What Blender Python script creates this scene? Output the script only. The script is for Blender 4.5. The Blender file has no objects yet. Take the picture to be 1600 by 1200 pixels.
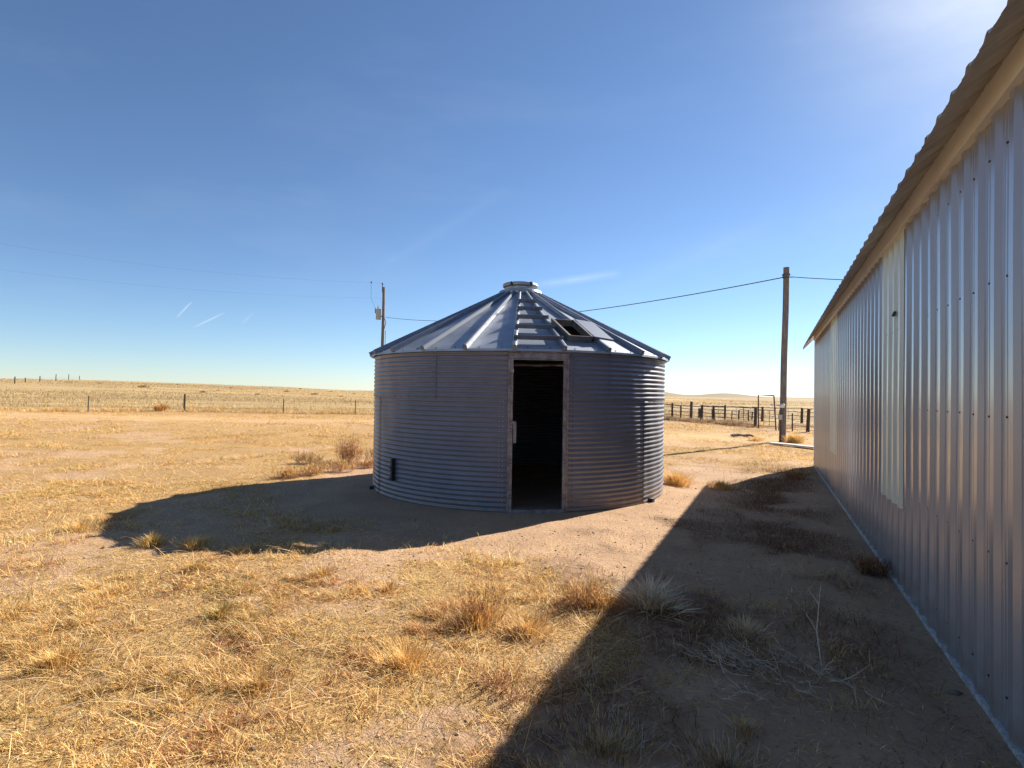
import bpy, bmesh, math, random
import numpy as np
from mathutils import Vector, Matrix
R = math.radians
random.seed(7); rng = np.random.default_rng(11)
S = bpy.context.scene
COL = S.collection

# ------------------------------------------------------------------ camera, sky, sun, exposure
cam_d = bpy.data.cameras.new('camera'); cam = bpy.data.objects.new('camera', cam_d); COL.objects.link(cam)
cam_d.sensor_width = 36.0; cam_d.lens = 870/1600*36.0; cam_d.clip_start = 0.05; cam_d.clip_end = 9000
cam.matrix_world = Matrix.Translation((0, 0, 1.6)) @ Matrix.Rotation(R(90.9), 4, 'X') @ Matrix.Rotation(R(0.9), 4, 'Z')
S.camera = cam
SUN_EL, SUN_AZ = R(32.1), R(48.0)            # azimuth measured from +Y towards +X
w = bpy.data.worlds.new('World'); S.world = w; w.use_nodes = True
nt = w.node_tree; nt.nodes.clear(); N = nt.nodes; L = nt.links
wo = N.new('ShaderNodeOutputWorld'); bg = N.new('ShaderNodeBackground'); bg.inputs['Strength'].default_value = 0.060
sky = N.new('ShaderNodeTexSky'); sky.sky_type = 'NISHITA'; sky.sun_disc = False
sky.sun_elevation = SUN_EL; sky.sun_rotation = SUN_AZ; sky.altitude = 1500; sky.air_density = 1.0; sky.dust_density = 0.2; sky.ozone_density = 4.6
tc = N.new('ShaderNodeTexCoord'); sp = N.new('ShaderNodeSeparateXYZ'); L.new(tc.outputs['Generated'], sp.inputs[0])
def wm(op, a, b=None, c=None):
    n = N.new('ShaderNodeMath'); n.operation = op
    for i, v in enumerate((a, b, c)):
        if v is None: continue
        if isinstance(v, (int, float)): n.inputs[i].default_value = v
        else: L.new(v, n.inputs[i])
    return n.outputs[0]
yy = wm('MAXIMUM', sp.outputs[1], 0.05)
U = wm('DIVIDE', sp.outputs[0], yy); V = wm('DIVIDE', sp.outputs[2], yy)
cn = N.new('ShaderNodeTexNoise'); cn.inputs['Scale'].default_value = 60; cn.inputs['Detail'].default_value = 3; L.new(tc.outputs['Generated'], cn.inputs['Vector'])
def trail(u0, v0, u1, v1, wid, strength):
    dx, dy = u1-u0, v1-v0; ln = math.hypot(dx, dy); dx /= ln; dy /= ln
    a = wm('SUBTRACT', U, u0); b = wm('SUBTRACT', V, v0)
    al = wm('ADD', wm('MULTIPLY', a, dx), wm('MULTIPLY', b, dy))
    pe = wm('ABSOLUTE', wm('SUBTRACT', wm('MULTIPLY', a, dy), wm('MULTIPLY', b, dx)))
    m1 = wm('MAXIMUM', wm('SUBTRACT', 1.0, wm('DIVIDE', pe, wid)), 0.0)
    t = wm('DIVIDE', al, ln); tt = wm('MULTIPLY', wm('MULTIPLY', t, wm('SUBTRACT', 1.0, t)), 4.0)
    m2 = wm('MAXIMUM', tt, 0.0)
    k = wm('MULTIPLY', wm('MULTIPLY', wm('POWER', m1, 1.4), wm('POWER', m2, .6)), strength)
    front = wm('GREATER_THAN', sp.outputs[1], 0.1)
    return wm('MULTIPLY', wm('MULTIPLY', k, front), wm('ADD', cn.outputs[0], 0.45))
def uv(px, py):
    cr, sr = math.cos(R(.9)), math.sin(R(.9)); x, y = (px-800)/870, -(py-600)/870
    x, y = x*cr-y*sr, x*sr+y*cr
    d = Vector((x, 1*math.cos(R(.9))-y*math.sin(R(.9)), y*math.cos(R(.9))+math.sin(R(.9)))); return d.x/d.y, d.z/d.y
tr = None
for p0, p1, wd, st in (((275,497),(300,471),.0026,.33), ((302,512),(352,488),.0026,.28), ((378,506),(396,488),.0040,.10), ((836,446),(972,426),.011,.17), ((585,424),(800,292),.018,.025), ((930,470),(1240,330),.03,.03)):
    t_ = trail(*uv(*p0), *uv(*p1), wd, st); tr = t_ if tr is None else wm('ADD', tr, t_)
# thin high cirrus veil, streaked noise in sky directions, plus a painted sun glow
mp = N.new('ShaderNodeMapping'); L.new(tc.outputs['Generated'], mp.inputs['Vector']); mp.inputs['Rotation'].default_value = (0, 0, R(35)); mp.inputs['Scale'].default_value = (1.1, 3.2, 6.0)
c2 = N.new('ShaderNodeTexNoise'); c2.inputs['Scale'].default_value = 1.6; c2.inputs['Detail'].default_value = 6; c2.inputs['Roughness'].default_value = .55; L.new(mp.outputs[0], c2.inputs['Vector'])
dsn = N.new('ShaderNodeVectorMath'); dsn.operation = 'DOT_PRODUCT'; L.new(tc.outputs['Generated'], dsn.inputs[0]); dsn.inputs[1].default_value = (math.sin(SUN_AZ+.02)*math.cos(SUN_EL), math.cos(SUN_AZ+.02)*math.cos(SUN_EL), math.sin(SUN_EL))
patch = wm('MULTIPLY', wm('POWER', wm('MAXIMUM', dsn.outputs['Value'], 0.0), 40.0), wm('MULTIPLY', wm('ADD', c2.outputs[0], 0.1), 1.15))  # white glow around the sun painted into the sky colour, broken by noise
veil = wm('MULTIPLY', wm('MAXIMUM', wm('SUBTRACT', c2.outputs[0], 0.52), 0.0), 0.14)
mix = N.new('ShaderNodeMix'); mix.data_type = 'RGBA'
L.new(wm('MINIMUM', wm('ADD', wm('ADD', tr, patch), veil), 0.8), mix.inputs[0]); L.new(sky.outputs[0], mix.inputs[6]); mix.inputs[7].default_value = (8.4, 8.8, 9.4, 1)
L.new(mix.outputs[2], bg.inputs[0]); L.new(bg.outputs[0], wo.inputs[0])
sd = bpy.data.lights.new('sun', 'SUN'); sd.energy = 5.0; sd.angle = R(0.53); sd.color = (1.0, .925, .81)
so = bpy.data.objects.new('sun', sd); COL.objects.link(so)
sdir = Vector((math.sin(SUN_AZ)*math.cos(SUN_EL), math.cos(SUN_AZ)*math.cos(SUN_EL), math.sin(SUN_EL)))
so.rotation_euler = sdir.to_track_quat('Z', 'Y').to_euler()
S.view_settings.view_transform = 'Standard'; S.view_settings.look = 'None'; S.view_settings.exposure = 1.25; S.view_settings.gamma = 1.0
S.render.engine = 'CYCLES'

# ------------------------------------------------------------------ helpers
def tag(o, label=None, cat=None, group=None, kind=None):
    if label: o['label'] = label
    if cat: o['category'] = cat
    if group: o['group'] = group
    if kind: o['kind'] = kind
    return o
def empty(name, loc=(0, 0, 0)):
    o = bpy.data.objects.new(name, None); o.location = loc; o.empty_display_size = .1; COL.objects.link(o); return o
class MB:
    def __init__(s): s.v = []; s.f = []
    def add(s, vs, fs):
        o = len(s.v); s.v += [tuple(v) for v in vs]; s.f += [tuple(i+o for i in f) for f in fs]
    def box(s, c, h, ax=None):
        c = Vector(c); ax = ax or (Vector((1,0,0)), Vector((0,1,0)), Vector((0,0,1)))
        vs = [c + ax[0]*(h[0]*i) + ax[1]*(h[1]*j) + ax[2]*(h[2]*k) for i in (-1,1) for j in (-1,1) for k in (-1,1)]
        s.add(vs, [(0,1,3,2),(4,6,7,5),(0,4,5,1),(2,3,7,6),(0,2,6,4),(1,5,7,3)])
    def tube(s, pts, rad, n=8, cap=True):
        pts = [Vector(p) for p in pts]; o = len(s.v); up0 = None
        if isinstance(rad, (int, float)): rad = [rad]*len(pts)
        for i, p in enumerate(pts):
            d = (pts[min(i+1, len(pts)-1)] - pts[max(i-1, 0)]).normalized()
            if up0 is None: up0 = Vector((0,0,1)) if abs(d.z) < .9 else Vector((1,0,0))
            a = d.cross(up0).normalized(); b = a.cross(d).normalized(); up0 = b
            for k in range(n):
                t = 2*math.pi*k/n; s.v.append(tuple(p + a*(math.cos(t)*rad[i]) + b*(math.sin(t)*rad[i])))
        for i in range(len(pts)-1):
            for k in range(n):
                s.f.append((o+i*n+k, o+i*n+(k+1)%n, o+(i+1)*n+(k+1)%n, o+(i+1)*n+k))
        if cap:
            s.f.append(tuple(o+k for k in range(n))[::-1]); s.f.append(tuple(o+(len(pts)-1)*n+k for k in range(n)))
    def lathe(s, prof, c, n=48):
        o = len(s.v)
        for (r, z) in prof:
            for k in range(n):
                t = 2*math.pi*k/n; s.v.append((c[0]+r*math.cos(t), c[1]+r*math.sin(t), c[2]+z))
        for i in range(len(prof)-1):
            for k in range(n):
                s.f.append((o+i*n+k, o+i*n+(k+1)%n, o+(i+1)*n+(k+1)%n, o+(i+1)*n+k))
    def bolt(s, p, n, r, h):
        n = Vector(n).normalized(); p = Vector(p)
        s.tube([p - n*.002, p + n*h*.7, p + n*h], [r, r*.92, r*.45], 6)
    def build(s, name, m, parent=None, smooth=False, bevel=0):
        me = bpy.data.meshes.new(name); me.from_pydata(s.v, [], s.f); me.update(); me.materials.append(m)
        if smooth: me.polygons.foreach_set('use_smooth', [True]*len(me.polygons))
        o = bpy.data.objects.new(name, me); COL.objects.link(o)
        if parent: o.parent = parent; o.location = -parent.location if parent.type == 'EMPTY' and parent.parent is None else (0, 0, 0)
        if bevel:
            b = o.modifiers.new('bevel', 'BEVEL'); b.width = bevel; b.segments = 2; b.limit_method = 'ANGLE'
        return o
# note: parts are authored in world coordinates; build() cancels the thing's own offset
def nd(m): return m.node_tree.nodes, m.node_tree.links
def coat(m, w, rough, ior):
    b = m.node_tree.nodes['Principled BSDF']; b.inputs['Coat Weight'].default_value = w; b.inputs['Coat Roughness'].default_value = rough; b.inputs['Coat IOR'].default_value = ior
def mat(name, col, rough=.6, metal=0.0, var=.15, scale=6.0, bump=0.0, bscale=80, col2=None, mapscale=None, spec=.5):
    m = bpy.data.materials.new(name); m.use_nodes = True; n, l = nd(m); b = n['Principled BSDF']
    b.inputs['Roughness'].default_value = rough; b.inputs['Metallic'].default_value = metal; b.inputs['Specular IOR Level'].default_value = spec
    t = n.new('ShaderNodeTexCoord'); vec = t.outputs['Object']
    if mapscale:
        mp = n.new('ShaderNodeMapping'); mp.inputs['Scale'].default_value = mapscale; l.new(vec, mp.inputs[0]); vec = mp.outputs[0]
    no = n.new('ShaderNodeTexNoise'); no.inputs['Scale'].default_value = scale; no.inputs['Detail'].default_value = 8; no.inputs['Roughness'].default_value = .6; l.new(vec, no.inputs['Vector'])
    mx = n.new('ShaderNodeMix'); mx.data_type = 'RGBA'; c2 = col2 or tuple(max(0, c*(1-var*2)) for c in col)
    mr = n.new('ShaderNodeMapRange'); mr.inputs[1].default_value = .35; mr.inputs[2].default_value = .65; l.new(no.outputs[0], mr.inputs[0])
    l.new(mr.outputs[0], mx.inputs[0]); mx.inputs[6].default_value = (*col, 1); mx.inputs[7].default_value = (*c2, 1); l.new(mx.outputs[2], b.inputs['Base Color'])
    r2 = n.new('ShaderNodeMapRange'); l.new(no.outputs[0], r2.inputs[0]); r2.inputs[3].default_value = max(0, rough-.08); r2.inputs[4].default_value = min(1, rough+.12); l.new(r2.outputs[0], b.inputs['Roughness'])
    if bump:
        nb = n.new('ShaderNodeTexNoise'); nb.inputs['Scale'].default_value = bscale; nb.inputs['Detail'].default_value = 6; l.new(vec, nb.inputs['Vector'])
        bp = n.new('ShaderNodeBump'); bp.inputs['Strength'].default_value = bump; bp.inputs['Distance'].default_value = .01; l.new(nb.outputs[0], bp.inputs['Height']); l.new(bp.outputs[0], b.inputs['Normal'])
    return m
M = {}
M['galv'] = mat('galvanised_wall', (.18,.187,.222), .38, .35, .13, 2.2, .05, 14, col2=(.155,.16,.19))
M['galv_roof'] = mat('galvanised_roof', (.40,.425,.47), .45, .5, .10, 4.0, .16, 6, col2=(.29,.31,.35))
M['galv_rib'] = mat('shaded_rib_metal', (.20,.23,.29), .42, .35, .12, 8.0)  # rib shade put into the colour, darker and bluer than the roof sheets
M['galv_trim'] = mat('weathered_trim', (.33,.32,.33), .6, .35, .2, 12.0, .2, 60, col2=(.19,.15,.14))
M['galv_dark'] = mat('dark_fitting', (.05,.05,.06), .55, .5, .2, 20)
M['step'] = mat('shaded_step_metal', (.17,.19,.24), .5, .5, .12, 8.0)  # dark blue shade of the camera-facing step plates put into their colour
M['cap'] = mat('cap_metal', (.40,.44,.46), .5, .5, .15, 9, .15, 30)
M['hatchm'] = mat('hatch_metal', (.20,.195,.19), .55, .45, .2, 7, .2, 30, col2=(.14,.12,.11))
M['bolt'] = mat('bolt_head', (.42,.42,.45), .5, .4, .2, 90)
M['bolt_dark'] = mat('bolt_dark', (.07,.065,.07), .6, .4, .2, 90)
M['siding'] = mat('shed_siding', (.39,.39,.405), .30, .38, .05, 1.2, .07, 2.2, col2=(.35,.345,.36), mapscale=(1,1,.35), spec=.6)
coat(M['siding'], .4, .14, 1.5)
def mud(m, z0, z1, col):
    n, l = nd(m); b = n['Principled BSDF']; src = b.inputs['Base Color'].links[0].from_socket
    g = n.new('ShaderNodeNewGeometry'); sx = n.new('ShaderNodeSeparateXYZ'); l.new(g.outputs['Position'], sx.inputs[0]); no = n.new('ShaderNodeTexNoise'); no.inputs['Scale'].default_value = 9; no.inputs['Detail'].default_value = 8; l.new(g.outputs['Position'], no.inputs['Vector'])
    a = n.new('ShaderNodeMapRange'); a.inputs[1].default_value = z0; a.inputs[2].default_value = z1; a.inputs[3].default_value = .75; a.inputs[4].default_value = 0; l.new(sx.outputs[2], a.inputs[0])
    q = n.new('ShaderNodeMath'); q.operation = 'MULTIPLY'; l.new(a.outputs[0], q.inputs[0]); c_ = n.new('ShaderNodeMapRange'); c_.inputs[1].default_value = .35; c_.inputs[2].default_value = .62; l.new(no.outputs[0], c_.inputs[0]); l.new(c_.outputs[0], q.inputs[1])
    mx = n.new('ShaderNodeMix'); mx.data_type = 'RGBA'; l.new(q.outputs[0], mx.inputs[0]); l.new(src, mx.inputs[6]); mx.inputs[7].default_value = (*col, 1); l.new(mx.outputs[2], b.inputs['Base Color'])
mud(M['siding'], 0.0, .45, (.30,.22,.16)); mud(M['galv'], 0.0, .30, (.30,.21,.15))
M['skylight'] = mat('fibreglass_panel', (.74,.76,.66), .28, .15, .10, 2.5, .04, 6, col2=(.58,.61,.50), mapscale=(1,1,.3))
M['fascia'] = mat('cream_trim', (.84,.85,.86), .5, 0, .07, 2.0, .05, 20)
M['roofing'] = mat('shed_roofing', (.56,.57,.57), .5, .25, .14, 3, .08, 8, col2=(.40,.39,.38))
M['base'] = mat('base_trim', (.62,.62,.60), .7, 0, .2, 30, .5, 120, col2=(.35,.30,.26))
M['wood'] = mat('weathered_pole', (.225,.205,.195), .9, 0, .2, 5, .7, 60, col2=(.12,.095,.085), mapscale=(6,6,.6))
M['post'] = mat('fence_post_wood', (.11,.075,.055), .9, 0, .2, 5, .6, 60, col2=(.06,.04,.03), mapscale=(6,6,.6))
M['steelpost'] = mat('steel_post', (.12,.10,.09), .7, .4, .2, 5)
M['rust'] = mat('rusty_pipe', (.13,.06,.045), .75, .3, .2, 20)
M['wire'] = mat('wire_metal', (.12,.11,.11), .6, .5, .1, 20)
M['cable'] = mat('cable_rubber', (.035,.04,.05), .6, 0, .1, 20)
M['trans'] = mat('transformer_paint', (.42,.43,.42), .5, 0, .1, 6)
M['silver'] = mat('bright_metal', (.6,.6,.6), .35, .7, .1, 6)
M['plank'] = mat('bleached_board', (.62,.57,.50), .8, 0, .15, 4, .4, 40, mapscale=(1,6,1))
M['hose'] = mat('dark_hose', (.04,.04,.045), .6, 0, .2, 20)

# ------------------------------------------------------------------ noise and terrain
def _h(ix, iy, s):
    n = (ix.astype(np.int64)*374761393 + iy.astype(np.int64)*668265263 + s*1442695041) & 0x7fffffff
    n = ((n ^ (n >> 13))*1274126177) & 0x7fffffff; n = (n ^ (n >> 16)) & 0xffff
    return n/65535.0
def vn(x, y, sc, s=0):
    x = np.asarray(x, float)*sc; y = np.asarray(y, float)*sc; ix = np.floor(x); iy = np.floor(y); fx = x-ix; fy = y-iy
    fx = fx*fx*(3-2*fx); fy = fy*fy*(3-2*fy)
    return (_h(ix,iy,s)*(1-fx)+_h(ix+1,iy,s)*fx)*(1-fy) + (_h(ix,iy+1,s)*(1-fx)+_h(ix+1,iy+1,s)*fx)*fy
def fbm(x, y, sc, s=0, o=4):
    t = 0; a = .5
    for i in range(o): t = t + a*vn(x, y, sc*2**i, s+i*7); a *= .5
    return t/(1-.5**o)
def sm(a, b, x): t = np.clip((np.asarray(x, float)-a)/(b-a), 0, 1); return t*t*(3-2*t)
BX, BY, BR = .125, 9.95, 2.50           # bin centre and wall radius
TH = R(24.44); WD = Vector((math.sin(TH), math.cos(TH), 0)); WN = Vector((math.cos(TH), -math.sin(TH), 0)); WW = 1.075; WEND = 14.82
def ground(x, y):
    x = np.asarray(x, float); y = np.asarray(y, float); r = np.hypot(x, y); b = np.degrees(np.arctan2(x, y))
    # low rise on the left, crest about 220 m out
    amp = np.interp(b, [-180,-60,-42,-35,-29,-23,-14,-5,8,16,27,60,180], [0,2.2,3.3,3.5,3.0,2.7,1.25,.9,.8,.75,.4,.3,0])
    rise = sm(30, 225, r)*.35 + .65*np.clip((r-34)/190., 0, 1)
    fall = 1 - sm(235, 700, r)
    z = amp*rise*fall
    # far hills, right of the bin
    hb = np.exp(-((b-14.6)/2.1)**2)*11.5 + np.exp(-((b-21.0)/2.6)**2)*8.6 + np.exp(-((b+9)/3.0)**2)*3
    z = z + hb*sm(900, 1500, r)*(1-sm(1700, 2400, r))
    z = z + (fbm(x, y, .012, 3)-.5)*1.2*sm(60, 200, r)
    # small undulation
    z = z + (fbm(x, y, .35, 9, 3)-.5)*.10*sm(2.5, 7, np.hypot(x-BX, y-BY))*(1-sm(60, 100, r))
    z = z + (fbm(x, y, 1.9, 21, 4)-.5)*.045*(1-sm(25, 40, r))
    z = z - .05*np.exp(-(((x-3.6)/1.8)**2 + ((y-9.8)/2.0)**2))
    z = z + .10*np.exp(-(((x+2.2)/1.6)**2 + ((y-5.2)/1.1)**2))
    # flat floor under the shed, slab level at the wall
    s = x*WN.x + y*WN.y; t = x*WD.x + y*WD.y
    k = sm(WW-.45, WW-.02, s)*(1-sm(WEND-.1, WEND+.7, t))
    z = z*(1-k) - .012*k
    kb = 1-sm(BR+.05, BR+.5, np.hypot(x-BX, y-BY)); z = z*(1-kb*.8)
    return z
def gz(x, y): return float(ground(np.array([x]), np.array([y]))[0])
def grassiness(x, y):
    """0 = bare sandy dirt, 1 = matted straw"""
    r = np.hypot(x-BX, y-BY); s = x*WN.x + y*WN.y; t = x*WD.x+y*WD.y
    g = sm(3.0, 6.2, r + (fbm(x, y, .5, 31)-.5)*2.6)
    g = np.where(y > 11.5, np.maximum(g, sm(2.7, 3.6, r)*.7), g)
    g = np.maximum(g, sm(-3.4, -4.9, x)*1.0)
    nr_ = 1.25*(1-sm(3.3, 5.3, t)); strip = sm(-2.7, -1.7, s - nr_ + (fbm(x, y, .8, 77)-.5)*1.2)*(1-sm(11.5, 13.5, t))
    g = g*(1-.95*strip)
    road = np.exp(-((y-29.0-.02*x)/2.6)**2)*(x < 6) + np.exp(-((y-21.5)/2.2)**2)*(x > 3)*.8
    g = g*(1-.75*road)
    p = fbm(x, y, .9, 55, 4)
    g = g*(.40 + 1.0*sm(.33, .56, p))
    return np.clip(g, 0, 1)

def np_mesh(name, co, faces_q, faces_t, m, col=None, attr=None, smooth=False):
    me = bpy.data.meshes.new(name); nq = 0 if faces_q is None else len(faces_q); ntri = 0 if faces_t is None else len(faces_t)
    me.vertices.add(len(co)); me.vertices.foreach_set('co', np.asarray(co, np.float32).ravel())
    me.loops.add(nq*4+ntri*3); me.polygons.add(nq+ntri)
    li = np.concatenate([a.ravel() for a in (faces_q, faces_t) if a is not None]).astype(np.int32)
    me.loops.foreach_set('vertex_index', li)
    ls = np.concatenate([np.arange(nq)*4, nq*4+np.arange(ntri)*3]).astype(np.int32)
    me.polygons.foreach_set('loop_start', ls)
    if smooth: me.polygons.foreach_set('use_smooth', np.ones(nq+ntri, bool))
    me.update(calc_edges=True)
    if col is not None:
        a = me.color_attributes.new('Col', 'FLOAT_COLOR', 'POINT'); a.data.foreach_set('color', np.concatenate([col, np.ones((len(col), 1))], 1).astype(np.float32).ravel())
    if attr is not None:
        for k, v in attr.items():
            a = me.attributes.new(k, 'FLOAT', 'POINT'); a.data.foreach_set('value', np.asarray(v, np.float32))
    me.materials.append(m)
    o = bpy.data.objects.new(name, me); COL.objects.link(o); return o

# ground material ---------------------------------------------------
def ground_mat():
    m = bpy.data.materials.new('dry_ground'); m.use_nodes = True; n, l = nd(m); b = n['Principled BSDF']
    b.inputs['Roughness'].default_value = .95; b.inputs['Specular IOR Level'].default_value = .15
    tcn = n.new('ShaderNodeTexCoord'); V = tcn.outputs['Object']
    def noise(sc, det=8, ro=.6, mp=None):
        v = V
        if mp: q = n.new('ShaderNodeMapping'); q.inputs['Scale'].default_value = mp; l.new(V, q.inputs[0]); v = q.outputs[0]
        t = n.new('ShaderNodeTexNoise'); t.inputs['Scale'].default_value = sc; t.inputs['Detail'].default_value = det; t.inputs['Roughness'].default_value = ro; l.new(v, t.inputs['Vector']); return t.outputs[0]
    def mr(x, a, b_, c=0., d=1.):
        q = n.new('ShaderNodeMapRange'); q.inputs[1].default_value = a; q.inputs[2].default_value = b_; q.inputs[3].default_value = c; q.inputs[4].default_value = d; l.new(x, q.inputs[0]); return q.outputs[0]
    def mix(f, a, c):
        q = n.new('ShaderNodeMix'); q.data_type = 'RGBA'
        if isinstance(f, float): q.inputs[0].default_value = f
        else: l.new(f, q.inputs[0])
        for i, v in ((6, a), (7, c)):
            if isinstance(v, tuple): q.inputs[i].default_value = (*v, 1)
            else: l.new(v, q.inputs[i])
        return q.outputs[2]
    def mul(a, c):
        q = n.new('ShaderNodeMath'); q.operation = 'MULTIPLY'
        for i, v in ((0, a), (1, c)):
            if isinstance(v, float): q.inputs[i].default_value = v
            else: l.new(v, q.inputs[i])
        return q.outputs[0]
    ga = n.new('ShaderNodeAttribute'); ga.attribute_name = 'grass'; fa = n.new('ShaderNodeAttribute'); fa.attribute_name = 'far'; ra = n.new('ShaderNodeAttribute'); ra.attribute_name = 'road'
    da = n.new('ShaderNodeAttribute'); da.attribute_name = 'dead'
    dirt = mix(mr(noise(1.6), .35, .65), (.53,.345,.205), (.43,.275,.165))
    dirt = mix(mr(noise(26, 6, .7), .52, .72), dirt, (.25,.17,.12))
    straw = mix(mr(noise(5.0, 8, .65), .38, .62), (.55,.355,.14), (.40,.235,.085))
    straw = mix(mr(noise(.5, 5), .42, .62), straw, (.50,.31,.14))
    straw = mix(mr(noise(75, 4, .7, (1, .55, 1)), .48, .64), straw, (.13,.075,.04))
    edge = noise(9.0, 8, .7)
    q = n.new('ShaderNodeMath'); q.operation = 'ADD'; l.new(ga.outputs['Fac'], q.inputs[0]); l.new(mr(edge, .3, .7, -.35, .35), q.inputs[1])
    c = mix(mr(q.outputs[0], .35, .62), dirt, straw)
    c = mix(mul(ra.outputs['Fac'], .8), c, mix(mr(noise(.8, 6, .6, (.25, 1, 1)), .4, .6), (.58,.375,.17), (.50,.31,.135)))
    # far pasture: paler, streaked
    pas = mix(mr(noise(.10, 8, .62, (.35, 1, 1)), .38, .62), (.45,.325,.155), (.34,.235,.11))
    pas = mix(mr(noise(1.1, 6, .7, (.5, 1, 1)), .52, .72), pas, (.19,.13,.07))
    pas = mix(mr(noise(.018, 4), .45, .65, 0., .8), pas, (.27,.20,.115))
    vl = n.new('ShaderNodeVectorMath'); vl.operation = 'LENGTH'; l.new(V, vl.inputs[0])
    pas = mix(mr(vl.outputs['Value'], 350., 900.), pas, (.235,.195,.125))
    c = mix(fa.outputs['Fac'], c, pas)
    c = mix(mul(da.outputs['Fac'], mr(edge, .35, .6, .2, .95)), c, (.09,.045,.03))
    l.new(c, b.inputs['Base Color'])
    bp = n.new('ShaderNodeBump'); bp.inputs['Strength'].default_value = .9; bp.inputs['Distance'].default_value = .03
    q = n.new('ShaderNodeMath'); q.operation = 'ADD'; l.new(noise(22, 8, .7), q.inputs[0]); l.new(mul(noise(110, 3, .6), .35), q.inputs[1]); l.new(q.outputs[0], bp.inputs['Height']); l.new(bp.outputs[0], b.inputs['Normal'])
    return m
GM = ground_mat()
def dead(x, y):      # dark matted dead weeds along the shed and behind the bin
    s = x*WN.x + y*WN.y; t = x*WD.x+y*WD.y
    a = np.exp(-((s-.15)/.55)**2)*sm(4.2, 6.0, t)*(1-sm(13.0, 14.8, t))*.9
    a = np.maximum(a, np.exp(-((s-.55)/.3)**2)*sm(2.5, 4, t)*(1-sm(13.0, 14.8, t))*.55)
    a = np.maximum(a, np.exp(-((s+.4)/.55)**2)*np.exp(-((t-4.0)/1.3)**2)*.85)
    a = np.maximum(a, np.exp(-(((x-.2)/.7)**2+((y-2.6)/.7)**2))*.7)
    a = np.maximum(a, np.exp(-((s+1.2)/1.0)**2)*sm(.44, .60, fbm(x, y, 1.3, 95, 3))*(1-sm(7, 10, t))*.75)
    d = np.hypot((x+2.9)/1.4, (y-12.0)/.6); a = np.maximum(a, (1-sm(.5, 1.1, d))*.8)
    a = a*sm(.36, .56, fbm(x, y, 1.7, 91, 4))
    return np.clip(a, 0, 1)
ang = np.concatenate([np.linspace(-180, -62, 40, endpoint=False), np.linspace(-62, 62, 380, endpoint=False), np.linspace(62, 180, 40, endpoint=False)])
rad = np.exp(np.linspace(math.log(.6), math.log(4500), 520)); na, nr = len(ang), len(rad)
A, Rr = np.meshgrid(np.radians(ang), rad); X = Rr*np.sin(A); Y = Rr*np.cos(A); Z = ground(X, Y)
co = np.stack([X, Y, Z], -1).reshape(-1, 3); co = np.concatenate([co, [[0, 0, gz(0, 0)]]])
i, j = np.meshgrid(np.arange(nr-1), np.arange(na), indexing='ij'); j2 = (j+1) % na
Q = np.stack([i*na+j, (i+1)*na+j, (i+1)*na+j2, i*na+j2], -1).reshape(-1, 4)[:, ::-1]
jj = np.arange(na); T = np.stack([np.full(na, nr*na), jj, (jj+1) % na], -1)[:, ::-1]
gx, gy = co[:, 0], co[:, 1]; gr = np.hypot(gx, gy)
roadm = np.clip((np.exp(-((gy-29.0-.02*gx)/2.2)**2)*(gx < 4) + np.exp(-((gy-21.5-.05*gx)/2.4)**2)*(gx > 4))*(gy > 15), 0, 1)*sm(.3, .55, fbm(gx*.3, gy, .5, 12)+.2)
farm = np.where(gx < 2, sm(34.5, 36.5, gy+(fbm(gx, gy, .5, 8)-.5)*1.5-.08*(gx+15)*0), sm(31, 40, gr)); farm = np.where(np.abs(gx) > gy*1.3, sm(30, 45, gr), farm)
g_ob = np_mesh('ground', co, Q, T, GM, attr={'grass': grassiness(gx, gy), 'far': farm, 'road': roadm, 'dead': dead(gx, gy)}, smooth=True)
tag(g_ob, 'dry sandy ground with straw and bare dirt reaching the low hills', 'ground', kind='structure')

# ------------------------------------------------------------------ grain bin
H = 2.175; CX, CY = BX, BY
bin_ = empty('grain_bin', (BX, BY, 0))
tag(bin_, 'round corrugated galvanised grain bin with cone roof and open doorway', 'grain bin')
def pol(a, r, z): return (BX + r*math.sin(R(a)), BY - r*math.cos(R(a)), z)
def door_gap(z): return (-2.4, 12.4)
PITCH = .0665; DA0, DA1, DTOP = -3.3, 14.0, 2.06
def corrug(a0, a1, z0, z1, r, name, gaps=(), seg=1.2):
    mb = MB(); nz = int((z1-z0)/PITCH*10); n = max(2, int((a1-a0)/seg))
    o = 0
    for iz in range(nz+1):
        z = z0+(z1-z0)*iz/nz; rr = r + .0064*math.sin(2*math.pi*z/PITCH)
        for k in range(n+1):
            a = a0+(a1-a0)*k/n
            mb.v.append(pol(a, rr + .002*math.sin(a*.7+z*3), z))
    for iz in range(nz):
        for k in range(n):
            p = iz*(n+1)+k; mb.f.append((p, p+1, p+n+2, p+n+1))
    return mb
wl = MB()
for part in (corrug(DA1, DA0+360, -.06, 1.535, BR, 'w'), corrug(DA1, DA0+360, 1.50, H+.01, BR+.007, 'w'), corrug(DA0, DA1, DTOP, H+.01, BR+.003, 'w')):
    wl.add(part.v, part.f)
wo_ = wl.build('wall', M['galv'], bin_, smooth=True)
wo_.modifiers.new('thick', 'SOLIDIFY').thickness = -.0016
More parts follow.
